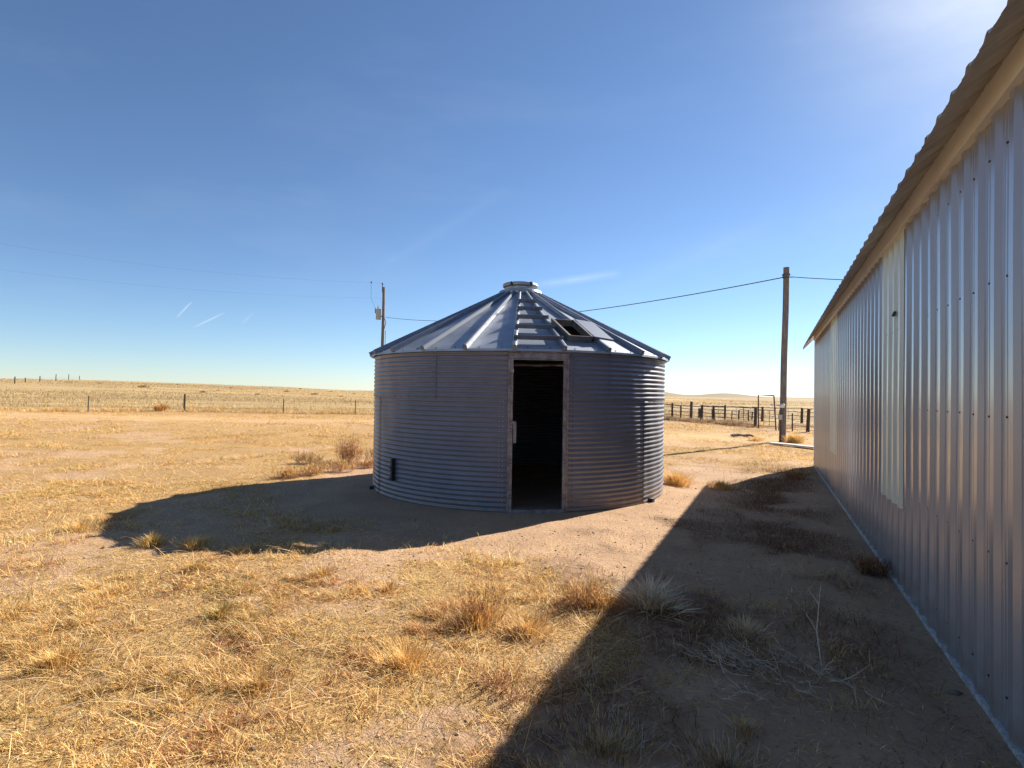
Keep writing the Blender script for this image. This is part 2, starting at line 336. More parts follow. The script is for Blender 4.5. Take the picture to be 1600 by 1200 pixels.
# bolted seams
BD, BLt = MB(), MB()        # dark and bright bolt heads, one part for them all
def bolts(name, lst, m, r=.008, h=.008):
    b = BLt if m is M['bolt'] else BD
    for a, z, rr in lst: b.bolt(pol(a, rr, z), (math.sin(R(a)), -math.cos(R(a)), 0), r, h)
crest = lambda z: (round(z/PITCH-.25)+.25)*PITCH
cz = [(k+.25)*PITCH for k in range(0, 33)]
for a, z0, z1, m in ((-29.0, 1.52, 2.15, 'bolt_dark'), (-61.0, .85, 1.5, 'bolt_dark'), (48.8, .1, 1.5, 'bolt_dark'), (30.5, 1.52, 2.15, 'bolt_dark'), (-6.6, .05, 1.5, 'bolt'), (-5.5, .05, 1.5, 'bolt'), (16.3, .05, 2.1, 'bolt_dark'), (120, .1, 1.5, 'bolt_dark'), (180, .1, 1.5, 'bolt_dark')):
    sm_ = MB()      # overlapping sheet edge
    bolts('bolt_column', [(a, z, BR+.0075+(.007 if z > 1.5 else 0)) for z in cz if z0 < z < z1], M[m])
bolts('bolt_ring', [(a, 1.5185, BR+.014) for a in np.arange(-180, 180, 4.0) if not DA0-1 < a < DA1+1], M['bolt_dark'], .006)
for a, z0, z1 in ((-29.3, 1.51, H), (30.8, 1.51, H), (48.4, 0, 1.5), (-61.4, 0, 1.5)):
    s_ = corrug(a-1.3, a+1.3, z0, z1, BR+.0095+(.007 if z0 > 1 else 0), 's'); o_ = s_.build('sheet_lap', M['galv'], bin_, smooth=True)
# door frame -------------------------------------------------------
fr = empty('door_frame', (0, 0, 0)); fr.parent = bin_; fr.location = (-BX, -BY, 0)
def wbox(mb, a, r, z0, z1, halfw, halfd, lean=0):
    e_t = Vector((math.cos(R(a)), math.sin(R(a)), 0)); e_n = Vector((math.sin(R(a)), -math.cos(R(a)), 0))
    c = Vector(pol(a, r, (z0+z1)/2)); mb.box(c, (halfw, halfd, (z1-z0)/2), (e_t, e_n, Vector((0,0,1))))
def sub(mb, name, m, bevel=0, parent=None):
    o = mb.build(name, M[m], None, bevel=bevel); o.parent = parent or fr; return o
mb = MB(); wbox(mb, DA0+.35, BR+.006, -.04, DTOP+.005, .021, .018); wbox(mb, DA0-.42, BR-.002, -.04, DTOP, .012, .032); sub(mb, 'door_jamb', 'galv_trim', .004)
mb = MB(); wbox(mb, DA1-.35, BR+.006, -.06, DTOP+.005, .023, .018); wbox(mb, DA1+.5, BR-.002, -.06, DTOP, .012, .032); sub(mb, 'door_jamb', 'galv_trim', .004)
mb = MB(); am = (DA0+DA1)/2; wbox(mb, am, BR-.012, DTOP-.002, DTOP+.078, .405, .03); wbox(mb, am, BR+.002, DTOP+.081, DTOP+.093, .42, .035); wbox(mb, am, BR+.001, DTOP-.018, DTOP-.004, .36, .03); sub(mb, 'door_header', 'galv_trim', .004)
mb = MB(); wbox(mb, am, BR-.03, -.03, .045, .345, .05); sub(mb, 'door_sill', 'galv_trim', .004)
mb = MB(); wbox(mb, DA0+1.5, BR+.012, .93, 1.21, .022, .022); wbox(mb, DA0+1.2, BR+.016, 1.19, 1.22, .035, .02); sub(mb, 'latch_plate', 'galv_trim', .003)
bl = BD
for a in (DA0+.35, DA1-.35):
    for z in (.2, .24, .31, .62, .66, .71, 1.08, 1.12, 1.17, 1.22, 1.62, 1.66, 1.86):
        bl.bolt(pol(a+random.uniform(-.1, .1), BR+.024, z), (math.sin(R(a)), -math.cos(R(a)), 0), .010, .004)
# side brackets and anchor feet
for a, z in ((-47.5, .45), (88, .48)):
    mb = MB(); wbox(mb, a, BR+.03, z-.15, z+.15, .022, .03); wbox(mb, a, BR+.045, z-.17, z-.13, .04, .03); wbox(mb, a, BR+.045, z+.0, z+.03, .035, .03)
    mb.build('anchor_bracket', M['galv_dark'], bin_, bevel=.003)
for a in (-70, 52, 150, 220):
    mb = MB(); wbox(mb, a, BR+.035, -.07, .05, .04, .035); mb.build('foot_clip', M['galv_dark'], bin_, bevel=.003)
# roof ---------------------------------------------------------------
ER, CR = 2.57, .36; ZE, ZC = 2.185, 3.33
def zr(r): return ZE + (ER-r)*(ZC-ZE)/(ER-CR)
sl = math.atan((ZC-ZE)/(ER-CR)); ribs = [-2.2+15*k for k in range(24)]
HA, HR0, HR1, HW = 21.0, 1.70, 2.28, .19      # roof hatch angle, radial extent, half width
def frame(a): 
    e_t = Vector((math.cos(R(a)), math.sin(R(a)), 0)); rd = Vector((math.sin(R(a)), -math.cos(R(a)), 0))
    e_r = rd*math.cos(sl) - Vector((0,0,1))*math.sin(sl); return e_t, e_r, rd*math.sin(sl)+Vector((0,0,1))*math.cos(sl)
ht, hr, hn = frame(HA); hc = Vector(pol(HA, (HR0+HR1)/2, zr((HR0+HR1)/2))); HL = (HR1-HR0)/2/math.cos(sl)
rf = MB(); nrr = 60
for k in range(24):
    a0 = ribs[k]; o = len(rf.v); na_ = 10
    for ir in range(nrr+1):
        r = CR + (ER-CR)*ir/nrr
        for ia in range(na_+1):
            u = ia/na_; a = a0+15*u; rr = r*math.cos(R(7.5))/math.cos(R(a-a0-7.5))
            rf.v.append(pol(a, rr, zr(r) + .006*math.sin(math.pi*u)*math.sin(r*9+k)*.5))
    for ir in range(nrr):
        for ia in range(na_):
            q = [o+ir*(na_+1)+ia, o+ir*(na_+1)+ia+1, o+(ir+1)*(na_+1)+ia+1, o+(ir+1)*(na_+1)+ia]
            c = sum((Vector(rf.v[v]) for v in q), Vector())/4 - hc
            if abs(c.dot(ht)) < HW-.01 and abs(c.dot(hr)) < HL-.015 and abs(c.dot(hn)) < .3: continue
            rf.f.append(tuple(q))
# eave lip
o = len(rf.v); 
for k in range(24*4+1):
    a = ribs[0]+360*k/96; rr = ER*math.cos(R(7.5))/math.cos(R((360*k/96) % 15 - 7.5)) + .003
    rf.v += [pol(a, rr, ZE+.003), pol(a, rr+.004, ZE-.028), pol(a, BR+.02, ZE-.012)]
for k in range(96):
    p = o+k*3; rf.f += [(p, p+3, p+4, p+1), (p+1, p+4, p+5, p+2)]
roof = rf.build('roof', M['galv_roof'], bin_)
roof.data.polygons.foreach_set('use_smooth', [False]*len(roof.data.polygons))
for a in ribs:
    e_t, e_r, e_n = frame(a); mb = MB(); r0, r1 = CR+.01, ER+.012
    pr = [(-.034, 0), (-.030, .055), (-.016, .066), (.016, .066), (.030, .055), (.034, 0)]
    vs = []
    for r in (r0, r1):
        rr = r*math.cos(R(7.5))/math.cos(R(7.5)) ; sc = .72 if r == r0 else 1.0
        c = Vector(pol(a, rr, zr(r)))
        for (u, h_) in pr: vs.append(c + e_t*u*sc + e_n*h_*sc)
    fs = [(i, i+1, i+7, i+6) for i in range(5)] + [(5, 4, 3, 2, 1, 0), (6, 7, 8, 9, 10, 11)]
    mb.add(vs, fs); mb.box(Vector(pol(a, ER+.014, ZE+.012)), (.022, .006, .026), (e_t, Vector((math.sin(R(a)), -math.cos(R(a)), 0)), Vector((0,0,1))))
    o_ = mb.build('rib', M['galv_rib'], None); o_.parent = roof
mb = BD
for k in range(24):
    for u in (4.0, 11.0):
        a = ribs[k]+u; _, _, e_n = frame(a); mb.bolt(Vector(pol(a, ER-.06, zr(ER-.04)+.003)), e_n, .011, .008)
nd_ = len(BD.f); BD.add(BLt.v, BLt.f); bo_ = BD.build('bolts', M['bolt_dark'], bin_); bo_.data.materials.append(M['bolt']); bo_['kind'] = 'stuff'
for p_ in bo_.data.polygons: p_.material_index = 1 if p_.index >= nd_ else 0
# roof ladder rungs between two ribs
a0, a1 = ribs[0], ribs[1]
for k, r in enumerate((.95, 1.27, 1.62, 1.98, 2.36)):
    A0 = Vector(pol(a0-.6, r, zr(r))); A1 = Vector(pol(a1+(2.2*1.3/r), r, zr(r))); _, er, en = frame((a0+a1)/2)
    d = (A1-A0); ln = d.length; d.normalize(); c = (A0+A1)/2 + en*.052
    mb = MB(); mb.box(c+en*.022, (ln/2, .003, .030), (d, er, en)); mb.box(c-er*.010-en*.012, (ln/2, .010, .003), (d, er, en))
    mb.build('roof_step', M['step'], bin_)
# cap
mb = MB(); mb.lathe([(.30, 0), (.385, .0), (.39, .035), (.375, .075), (.33, .088), (.275, .088), (.275, .14), (.30, .145)], (BX, BY, ZC+.0), 56)
collar = mb.build('roof_collar', M['cap'], bin_, smooth=False, bevel=0)
mb = MB(); mb.lathe([(.27, .0), (.312, .0), (.318, .018), (.312, .05), (.29, .062), (.15, .085), (.0, .092)], (BX, BY, ZC+.155), 56)
lid = mb.build('cap_lid', M['cap'], None); lid.parent = collar
mb = MB()
for t in (35, 215, 330): 
    mb = MB(); mb.box((BX+.318*math.cos(R(t-90)), BY+.318*math.sin(R(t-90)), ZC+.175), (.02, .012, .035), (Vector((-math.sin(R(t-90)), math.cos(R(t-90)), 0)), Vector((math.cos(R(t-90)), math.sin(R(t-90)), 0)), Vector((0,0,1))))
    o_ = mb.build('cap_clip', M['galv_dark'], None, bevel=.002); o_.parent = collar
# hatch
mb = MB(); hh = .042; th_ = .006
mb.box(hc + ht*HW + hn*(hh-.01), (th_, HL, hh+.01), (ht, hr, hn)); mb.box(hc - ht*HW + hn*(hh-.01), (th_, HL, hh+.01), (ht, hr, hn))
mb.box(hc + hr*HL + hn*(hh-.01), (HW-th_-.001, th_, hh+.01), (ht, hr, hn)); mb.box(hc - hr*HL + hn*(hh-.01), (HW-th_-.001, th_, hh+.01), (ht, hr, hn))
mb.box(hc + ht*(HW-.012) + hn*(2*hh+.004), (.018, HL+.01, .004), (ht, hr, hn)); mb.box(hc - ht*(HW-.012) + hn*(2*hh+.004), (.018, HL+.01, .004), (ht, hr, hn))
hatch = mb.build('roof_hatch', M['hatchm'], bin_, bevel=.003)
# lid hinged along the right side, leaning outwards
lt = (ht*.992 - hn*.10).normalized(); lw_ = .16; ln_ = (hn*.992 + ht*.10).normalized(); lc = hc + ht*(HW+.010) + hn*.094 + lt*lw_
mb = MB(); mb.box(lc, (lw_, HL+.02, .004), (lt, hr, ln_))
for sg in (-1, 1): mb.box(lc + hr*(HL+.02)*sg + ln_*-.014, (lw_, .004, .012), (lt, hr, ln_))
mb.box(lc + lt*lw_ - ln_*.014, (.004, HL+.016, .012), (lt, hr, ln_))
for sg in (-.8, .8): mb.box(hc + ht*(HW+.010) + hr*HL*sg + hn*.080, (.003, .018, .016), (ht, hr, hn))
hl = mb.build('hatch_lid', M['galv_rib'], None, bevel=.002); hl.parent = hatch

# ------------------------------------------------------------------ metal shed
def wp(t, s, z): p = WD*t + WN*(WW+s); return (p.x, p.y, z)
def ztop(t): return 3.115 - .0120*t            # under side of the fascia
T0, T1 = -5.0, WEND; RS = .24; RP = 3.365 % RS  # ribs every 24 cm
shed = empty('metal_shed', wp(T1, 0, 0)); tag(shed, 'long ribbed metal shed with two pale translucent wall panels', 'shed')
PROF = [(-.034, 0), (-.014, .021), (.014, .021), (.034, 0), (.078, 0), (.084, .003), (.090, 0), (.118, 0), (.150, 0), (.156, .003), (.162, 0)]
SPROF = [(-.064, 0), (-.030, .020), (.022, .020), (.056, 0), (.096, 0), (.0985, .0025), (.101, 0), (.133, 0), (.1355, .0025), (.138, 0)]
def panel(t0, t1, zb, topf, off, m, name, parent, jag=0):
    mb = MB(); ks = range(math.floor((t0-RP)/RS)-1, math.ceil((t1-RP)/RS)+2); pts = []
    for k in ks:
        for (u, d) in SPROF: pts.append((RP+k*RS+u, d))
    pts = [p for p in pts if t0-1e-6 <= p[0] <= t1+1e-6]
    if pts[0][0] > t0+.004: pts.insert(0, (t0, 0))
    if pts[-1][0] < t1-.004: pts.append((t1, 0))
    nz = 8; n = len(pts)
    for iz in range(nz+1):
        for (t, d) in pts:
            zb_ = zb(t) if callable(zb) else zb
            zt_ = topf(t); z = zb_ + (zt_-zb_)*iz/nz
            w_ = .0012*math.sin(t*3.1+z*2.0) + .001*math.sin(t*1.3-z*4)
            mb.v.append(wp(t, -off-d-w_, z))
    for iz in range(nz):
        for i in range(n-1): p = iz*n+i; mb.f.append((p, p+n, p+n+1, p+1))
    return mb.build(name, M[m], parent)
panel(T0, T1, .0, lambda t: ztop(t)+.03, 0, 'siding', 'wall', shed)
for c0 in (5.66, 10.46):
    panel(c0, c0+1.03, .665, lambda t: ztop(t)+.02, .0045, 'skylight', 'skylight_panel', shed)
# fascia: cream board proud of the siding, slightly irregular
def strip(mb, t0, t1, s0, s1, z0, z1, n=10):
    for i in range(n):
        a, b = t0+(t1-t0)*i/n, t0+(t1-t0)*(i+1)/n
        vs = [wp(t, s, z(t)) for t in (a, b) for s in (s0, s1) for z in (z0, z1)]
        fs = [(0,1,3,2),(4,6,7,5),(0,4,5,1),(2,3,7,6),(0,2,6,4),(1,5,7,3)]
        if i > 0: fs.remove((0,1,3,2))
        if i < n-1: fs.remove((4,6,7,5))
        mb.add(vs, fs)
OV = .25; RSL = .33
def zedge(t): return 3.160 - .0255*t
mb = MB(); strip(mb, T0, T1+.02, -.045, .0, lambda t: ztop(t), lambda t: ztop(t)+.16); mb.build('fascia', M['fascia'], shed)
# roof sheets, profile runs down the slope
DEPTH = 9.0
def roofz(t, s): # s from -OV outwards to the ridge
    z0 = ztop(t)+.170
    if s < 0: return z0 + (zedge(t)-z0)*(-s/OV)
    return z0 + RSL*(s if s < DEPTH/2 else DEPTH-s)
mb = MB(); pts = []
for k in range(int((T0-.35-RP)/RS), int((T1+.36-RP)/RS)+1):
    for (u, d) in PROF:
        t = RP+k*RS+u
        if T0-.3 <= t <= T1+.09: pts.append((t, d))
ss = [-OV, 0, 1.5, 3, DEPTH/2, 6, 7.5, DEPTH+OV]; n = len(pts)
for s in ss:
    for (t, d) in pts:
        mb.v.append(wp(t, s + (random.uniform(-.002, .002) if s == -OV else 0), roofz(t, s) + d*1.15 + .012))
for i in range(len(ss)-1):
    for k in range(n-1): p = i*n+k; mb.f.append((p, p+1, p+n+1, p+n))
rfs = mb.build('roof', M['roofing'], shed); rfs.modifiers.new('thick', 'SOLIDIFY').thickness = .0012
# gable ends, back wall, rake and corner trim
def gable(t, sgn):
    mb = MB(); vs = [wp(t, 0.02, 0), wp(t, DEPTH, 0), wp(t, DEPTH, roofz(t, DEPTH)-.01), wp(t, DEPTH/2, roofz(t, DEPTH/2-.001)-.01), wp(t, .02, roofz(t, .02)-.01)]
    mb.add(vs, [(0,1,2,3,4)]); return mb.build('gable_wall', M['siding'], shed)
gable(T1-.01, 1); gable(T0+.01, -1)
mb = MB(); mb.add([wp(T0, DEPTH, 0), wp(T1, DEPTH, 0), wp(T1, DEPTH, roofz(T1, DEPTH)), wp(T0, DEPTH, roofz(T0, DEPTH))], [(0,1,2,3)]); mb.build('back_wall', M['siding'], shed)
mb = MB(); mb.box(Vector(wp(T1+.005, -.012, ztop(T1)/2)), (.012, .045, ztop(T1)/2-.001), (WN, WD, Vector((0,0,1)))); mb.build('corner_trim', M['fascia'], shed, bevel=.003)
mb = MB()
te = T1+.10
for (sa, sb) in ((-OV-.01, 0), (0, DEPTH/2), (DEPTH/2, DEPTH)):
    za, zb2 = roofz(te, max(sa, -OV)), roofz(te, sb)
    vs = [wp(te+k*.012, s_, z_) for k in (-1, 1) for (s_, z_) in ((sa, za+.015), (sb, zb2+.015), (sb, zb2-.10), (sa, za-.055 if sa < -.1 else za-.10))]
    mb.add(vs, [(0,1,2,3),(7,6,5,4),(0,4,5,1),(3,2,6,7),(0,3,7,4),(1,5,6,2)])
mb.build('rake_trim', M['fascia'], shed, bevel=.003)
# base trim / slab edge
mb = MB(); nb = 120
for i in range(nb):
    t0_ = T0+(T1-T0)*i/nb; t1_ = T0+(T1-T0)*(i+1)/nb; zt_ = .012+.003*math.sin(i*1.7)+random.uniform(-.002, .003); so_ = .028+random.uniform(-.002, .002)
    vs = [wp(t, s, z) for t in (t0_, t1_) for s in (-so_, 0.0) for z in (-.05, zt_)]
    mb.add(vs, [(0,1,3,2),(4,6,7,5),(0,4,5,1),(2,3,7,6),(0,2,6,4),(1,5,7,3)])
mb.build('base_trim', M['base'], shed)
# screw rows: one mesh for each row
nrm = -WN
mb = MB()
for z in (.17, .81, 1.52, 2.21, 2.86):
    k = 0; t = RP+math.ceil((.4-RP)/RS)*RS
    while t < T1:
        if z < ztop(t): mb.bolt(wp(t+.100, -.0, z+random.uniform(-.006, .006)), nrm, .0068, .006)
        t += RS
for c0 in (5.66, 10.46):
    for k in range(5): 
        for z in (.73, 1.52, 2.21): mb.bolt(wp(RP+math.ceil((c0-RP)/RS)*RS+k*RS+.10-.24*(k == 4), -.005, z), nrm, .010, .007)
mb.tube([wp(5.66+.3, -.02, 2.36), wp(5.66+.3, -.034, 2.365)], .025, 10)
o_ = mb.build('screws', M['bolt_dark'], shed); o_['kind'] = 'stuff'

# ------------------------------------------------------------------ poles and cables
def pole(name, base, top, r0, r1, label, group=None):
    e = empty(name, base); tag(e, label, 'utility pole'); b, t = Vector(base), Vector(top); mb = MB()
    pts = [b + (t-b)*k/8 + Vector((math.sin(k*1.3)*.008, 0, 0)) for k in range(9)]; pts[0].z -= .3
    mb.tube(pts, [r0+(r1-r0)*k/8 for k in range(9)], 18); mb.build('pole', M['wood'], e, smooth=False); return e
P1B = (-11.25, 48.0, gz(-11.25, 48)); P1T = (-11.2, 48.0, 10.55)
p1 = pole('utility_pole', P1B, P1T, .165, .115, 'dark wooden utility pole with grey transformer behind the bin roof')
mb = MB(); tx, tz = -11.62, 7.72
mb.lathe([(0, 0), (.20, .0), (.215, .03), (.215, .84), (.23, .85), (.23, .89), (.12, .95), (0, .96)], (tx, 47.95, tz), 24); tr_ = mb.build('transformer', M['trans'], p1)
mb = MB(); mb.lathe([(.03, 0), (.07, .03), (.04, .06), (.075, .10), (.04, .13), (.07, .17), (.035, .21), (.03, .34), (0, .35)], (tx-.02, 47.9, tz+.93), 12); o_ = mb.build('bushing', M['cap'], None); o_.parent = tr_
mb = MB(); mb.tube([(tx-.25, 47.9, tz+.55), (tx-.27, 47.9, tz+1.0)], .035, 8); mb.tube([(tx-.1, 47.9, tz+.3), (-11.2, 48, tz+.3)], .05, 6); mb.build('fuse_cutout', M['galv_dark'], p1)
mb = MB(); mb.tube([(-11.33, 48, 10.1), (-11.33, 48, 10.78)], .035, 8); mb.lathe([(.03, 0), (.075, .03), (.04, .07), (.08, .11), (.05, .17), (0, .19)], (-11.33, 48, 10.75), 12); mb.build('insulator', M['galv_dark'], p1)
mb = MB(); mb.tube([(-11.1, 47.9, 7.85), (-10.95, 47.9, 7.5), (-11.1, 47.9, 6.9)], .03, 6); mb.tube([(-11.0, 48, 6.8), (-11.0, 48, 1.4)], .02, 6); mb.build('conduit', M['galv_dark'], p1)
P2B = (9.72, 20.0, gz(9.72, 20)-.0); P2T = (9.83, 20.0, 6.27)
p2 = pole('utility_pole', P2B, P2T, .112, .100, 'bare brown wooden pole between the corral and the shed')
mb = MB(); mb.box((9.56, 19.85, 1.30), (.17, .03, .03)); mb.lathe([(0, -.07), (.075, -.06), (.08, .05), (.05, .09), (0, .1)], (9.62, 19.8, 1.28), 16); mb.tube([(9.35, 19.85, 1.30), (9.22, 19.85, 1.32)], .018, 6); mb.build('outlet_fitting', M['silver'], p2)
mb = MB(); mb.box((9.58, 19.86, .88), (.06, .05, .09)); mb.build('switch_box', M['trans'], p2, bevel=.01)
mb = MB(); mb.tube([(9.60, 19.86, .79), (9.585, 19.86, -.05)], .018, 6); mb.tube([(9.60, 19.86, .97), (9.61, 19.86, 1.24)], .018, 6); mb.build('conduit', M['galv_dark'], p2)
mb = MB(); mb.tube([(9.60, 19.86, 5.88), (9.98, 19.86, 5.90)], .02, 8); mb.lathe([(.0, -.05), (.045, -.04), (.03, 0), (.045, .04), (0, .05)], (9.66, 19.84, 5.88), 10); mb.lathe([(.136, 0), (.136, .05)], (9.82, 20, 5.98), 18); mb.build('cable_bracket', M['wire'], p2)
def cable(name, a, b, sag, r, label, n=28):
    a, b = Vector(a), Vector(b); pts = []
    for k in range(n+1):
        u = k/n; p = a.lerp(b, u); p.z -= 4*sag*u*(1-u); pts.append(p)
    mb = MB(); mb.tube(pts, r, 6); o = mb.build(name, M['cable']); tag(o, label, 'cable'); return o
cable('service_cable', (-11.05, 47.9, 7.95), (9.66, 19.84, 5.88), .85, .018, 'thin dark cable sagging from transformer pole to brown pole over the bin')
cable('service_cable', (9.98, 19.86, 5.90), (13.4, 15.2, 4.95), .10, .014, 'short dark cable running from brown pole over to the shed roof')
cable('power_line', (-11.33, 48, 10.92), (-43.0, 35.0, 12.3), .9, .0026, 'upper thin wire leading left from the transformer pole')
cable('power_line', (-11.3, 48, 9.6), (-43.0, 35.0, 10.2), .75, .0026, 'lower thin wire leading left from the transformer pole')
mb = MB(); q0 = Vector((-12.2, 47.6, 10.88)); mb.tube([q0, (-12.2, 47.6, 9.5), (tx-.27, 47.9, tz+1.0)], .010, 5); mb.tube([q0+Vector((-.03,0,-.08)), q0+Vector((.03,0,.06))], .05, 6); mb.build('jumper_wire', M['cable'], p1)

# ------------------------------------------------------------------ fences
def post_mb(x, y, h, r, lean=0, wood=True, zb=None):
    z = gz(x, y) if zb is None else zb; mb = MB(); k = lean*h
    if wood: mb.tube([(x, y, z-.15), (x+k*.5, y, z+h*.5), (x+k, y, z+h-.01), (x+k, y, z+h)], [r*1.05, r, r*.92, r*.8], 10)
    else:
        mb.box((x+k/2, y, z+h/2-.05), (r*.5, r, h/2+.05), (Vector((1,0,0)), Vector((0,1,0)), Vector((k/max(h,.1),0,1)).normalized())); mb.box((x+k/2, y-r, z+h/2-.05), (r*1.2, r*.2, h/2+.05), (Vector((1,0,0)), Vector((0,1,0)), Vector((k/max(h,.1),0,1)).normalized()))
    return mb
# left pasture fence
fx = [(-45, 25.6, 0), (-40, 27.2, 0), (-34.5, 29.3, 0), (-29.5, 31.0, 0), (-24.61, 32.4, 0), (-20.45, 34.8, 1), (-14.46, 35.3, 0), (-10.14, 36.2, 0), (-5.5, 37, 0), (-1, 37.6, 1), (3.5, 38.4, 0)]
f1 = empty('pasture_fence', (-20.45, 34.8, 0)); tag(f1, 'sparse wire fence with thin posts crossing the field left of the bin', 'fence')
for x, y, wd in fx:
    hgt = 1.13 if wd else .93
    post_mb(x, y, hgt, .06 if wd else .022, .03 if wd else random.uniform(-.03, .03), bool(wd)).build('post', M['post' if wd else 'steelpost'], f1)
for hh_ in (.3, .55, .82):
    mb = MB()
    for (x0, y0, _), (x1, y1, _) in zip(fx[:-1], fx[1:]):
        mb.tube([(x0, y0, gz(x0, y0)+hh_), ((x0+x1)/2, (y0+y1)/2, gz((x0+x1)/2, (y0+y1)/2)+hh_-.03), (x1, y1, gz(x1, y1)+hh_)], .0028, 4, False)
    mb.build('wire_strand', M['wire'], f1)
# fence on the crest, far left
hp = [(-64, 62, 1.2), (-77, 81, 1.2), (-89.3, 100, 1.25), (-97, 111, .95), (-106, 125, 1.3), (-122.9, 150, 1.7), (-139.4, 175, 1.8), (-151.5, 195, 1.6)]
f2 = empty('hilltop_fence', (-89.3, 100, gz(-89.3, 100))); tag(f2, 'far wire fence climbing the low rise at the left edge', 'fence')
for x, y, h_ in hp: post_mb(x, y, h_, .10, random.uniform(-.03, .05)).build('post', M['post'], f2)
for hh_ in (.45, .85):
    mb = MB()
    for (x0, y0, _), (x1, y1, _) in zip(hp[:-1], hp[1:]): mb.tube([(x0, y0, gz(x0, y0)+hh_), (x1, y1, gz(x1, y1)+hh_)], .012, 4, False)
    mb.build('wire_strand', M['wire'], f2)
# corral: near run, far run, each one thing
def run(name, label, P, rails, mesh_step=None, mr=.008):
    e = empty(name, (P[0][0], P[0][1], gz(P[0][0], P[0][1]))); tag(e, label, 'fence', 'corral fences right of the bin')
    for (x, y, h_, r, wd) in P: post_mb(x, y, h_, r*.78, random.uniform(-.05, .05), bool(wd)).build('post', M['post' if wd else 'rust'], e)
    mb = MB()
    for (a, b) in zip(P[:-1], P[1:]):
        A_, B_ = Vector((a[0], a[1], gz(a[0], a[1]))), Vector((b[0], b[1], gz(b[0], b[1])))
        for k, h_ in enumerate(rails): mb.tube([A_+Vector((0, -.05, h_+random.uniform(-.03, .03))), (A_+B_)/2+Vector((0, -.05, h_-random.uniform(0, .05))), B_+Vector((0, -.05, h_+random.uniform(-.03, .03)))], mr*(1.6 if k == len(rails)-1 else 1), 5, False)
        if mesh_step:
            n_ = max(1, int((B_-A_).length/mesh_step))
            for i in range(1, n_):
                p = A_.lerp(B_, i/n_)+Vector((0, -.06, 0)); mb.tube([p+Vector((0,0,rails[0])), p+Vector((random.uniform(-.02,.02), 0, rails[-1]))], mr, 4, False)
    mb.build('wire_panel', M['wire'], e); return e
near = [(9.55, 38.0, .95, .09, 1), (10.44, 36.2, 1.12, .085, 1), (10.75, 35.4, .95, .06, 1), (11.45, 33.6, 1.05, .10, 1), (11.75, 32.3, 1.0, .09, 1), (12.2, 30.9, .75, .03, 0), (12.56, 28.7, 1.03, .10, 1)]
run('corral_fence', 'nearer wire panel corral fence from the bin to the tall pipe arch', near, (.15, .36, .58, .80, .98), .9, .012)
far = [(11.6, 42.5, .7, .08, 1), (12.34, 38.31, 1.18, .12, 1), (13.3, 39.4, .72, .12, 1), (13.9, 38.6, .65, .05, 0), (13.75, 35.92, 1.0, .08, 1), (15.6, 38.3, .65, .05, 0), (14.9, 35.0, .72, .05, 1), (16.6, 38.5, .55, .05, 0), (15.87, 35.28, .95, .09, 1), (17.5, 33.6, .92, .10, 1), (20.5, 32, .9, .1, 1)]
run('corral_fence', 'farther corral fence of mixed short posts behind the nearer one', sorted(far, key=lambda p: p[0]), (.2, .45, .7, .9), 1.2, .011)
rt = [(12.95, 27.0, 1.0, .03, 0), (13.3, 26.4, .85, .03, 0), (13.77, 25.9, 1.08, .10, 1), (14.25, 25.7, 1.05, .05, 0), (15.6, 25.3, 1.1, .1, 1), (17.5, 25.0, 1.1, .1, 1)]
run('corral_fence', 'wire fence run between the tall pipe arch and the shed corner', rt, (.1, .3, .5, .72, .95), .8, .008)
gt = empty('corral_gate', (12.62, 27.6, 0)); tag(gt, 'tall rusty pipe arch gate standing in the corral fence', 'gate')
z1_, z2_ = gz(12.3, 27.8), gz(12.95, 27.2)
mb = MB(); mb.tube([(12.32, 27.79, z1_-.1), (12.30, 27.79, 1.68), (12.80, 27.2, 1.66)], .032, 8); mb.tube([(12.90, 27.15, z2_-.1), (12.80, 27.2, 1.66)], .032, 8); mb.build('arch_frame', M['rust'], gt)
mb = MB()
for z in (.15, .4, .65, .95): mb.tube([(12.32, 27.79, z), (12.86, 27.17, z)], .014, 6)
for u in (.33, .66): mb.tube([(12.32+.54*u, 27.79-.62*u, .15), (12.32+.54*u, 27.79-.62*u, .95)], .012, 6)
mb.build('gate_panel', M['wire'], gt)

# boards and debris
def board(a, b, wdt, th_, label):
    a, b = Vector(a), Vector(b); d = (b-a); ln = d.length; d.normalize(); n_ = Vector((-d.y, d.x, 0)).normalized()
    mb = MB(); mb.box((a+b)/2, (ln/2, wdt/2, th_/2), (d, n_, d.cross(n_))); o = mb.build('plank', M['plank'], bevel=.006); tag(o, label, 'plank', 'bleached boards on the ground'); return o
board((8.75, 18.75, .05), (9.25, 17.85, .055), .34, .05, 'shorter bleached board lying on dirt at the foot of the brown pole')
board((9.18, 17.9, .045), (10.3, 16.2, .05), .32, .05, 'longer bleached board lying between the pole and shed corner')
mb = MB(); pts = []
for k in range(60):
    t = k/60*2*math.pi*2.6; rr = .33+.08*math.sin(k*.9); pts.append((9.2+rr*math.cos(t)*1.1, 22.2+rr*math.sin(t), gz(9.2, 22.2)+.04+.05*abs(math.sin(k*.7))))
mb.tube(pts, .022, 6); o = mb.build('coiled_hose', M['hose']); tag(o, 'small dark tangled coil lying on the bare dirt left of the pole', 'hose')

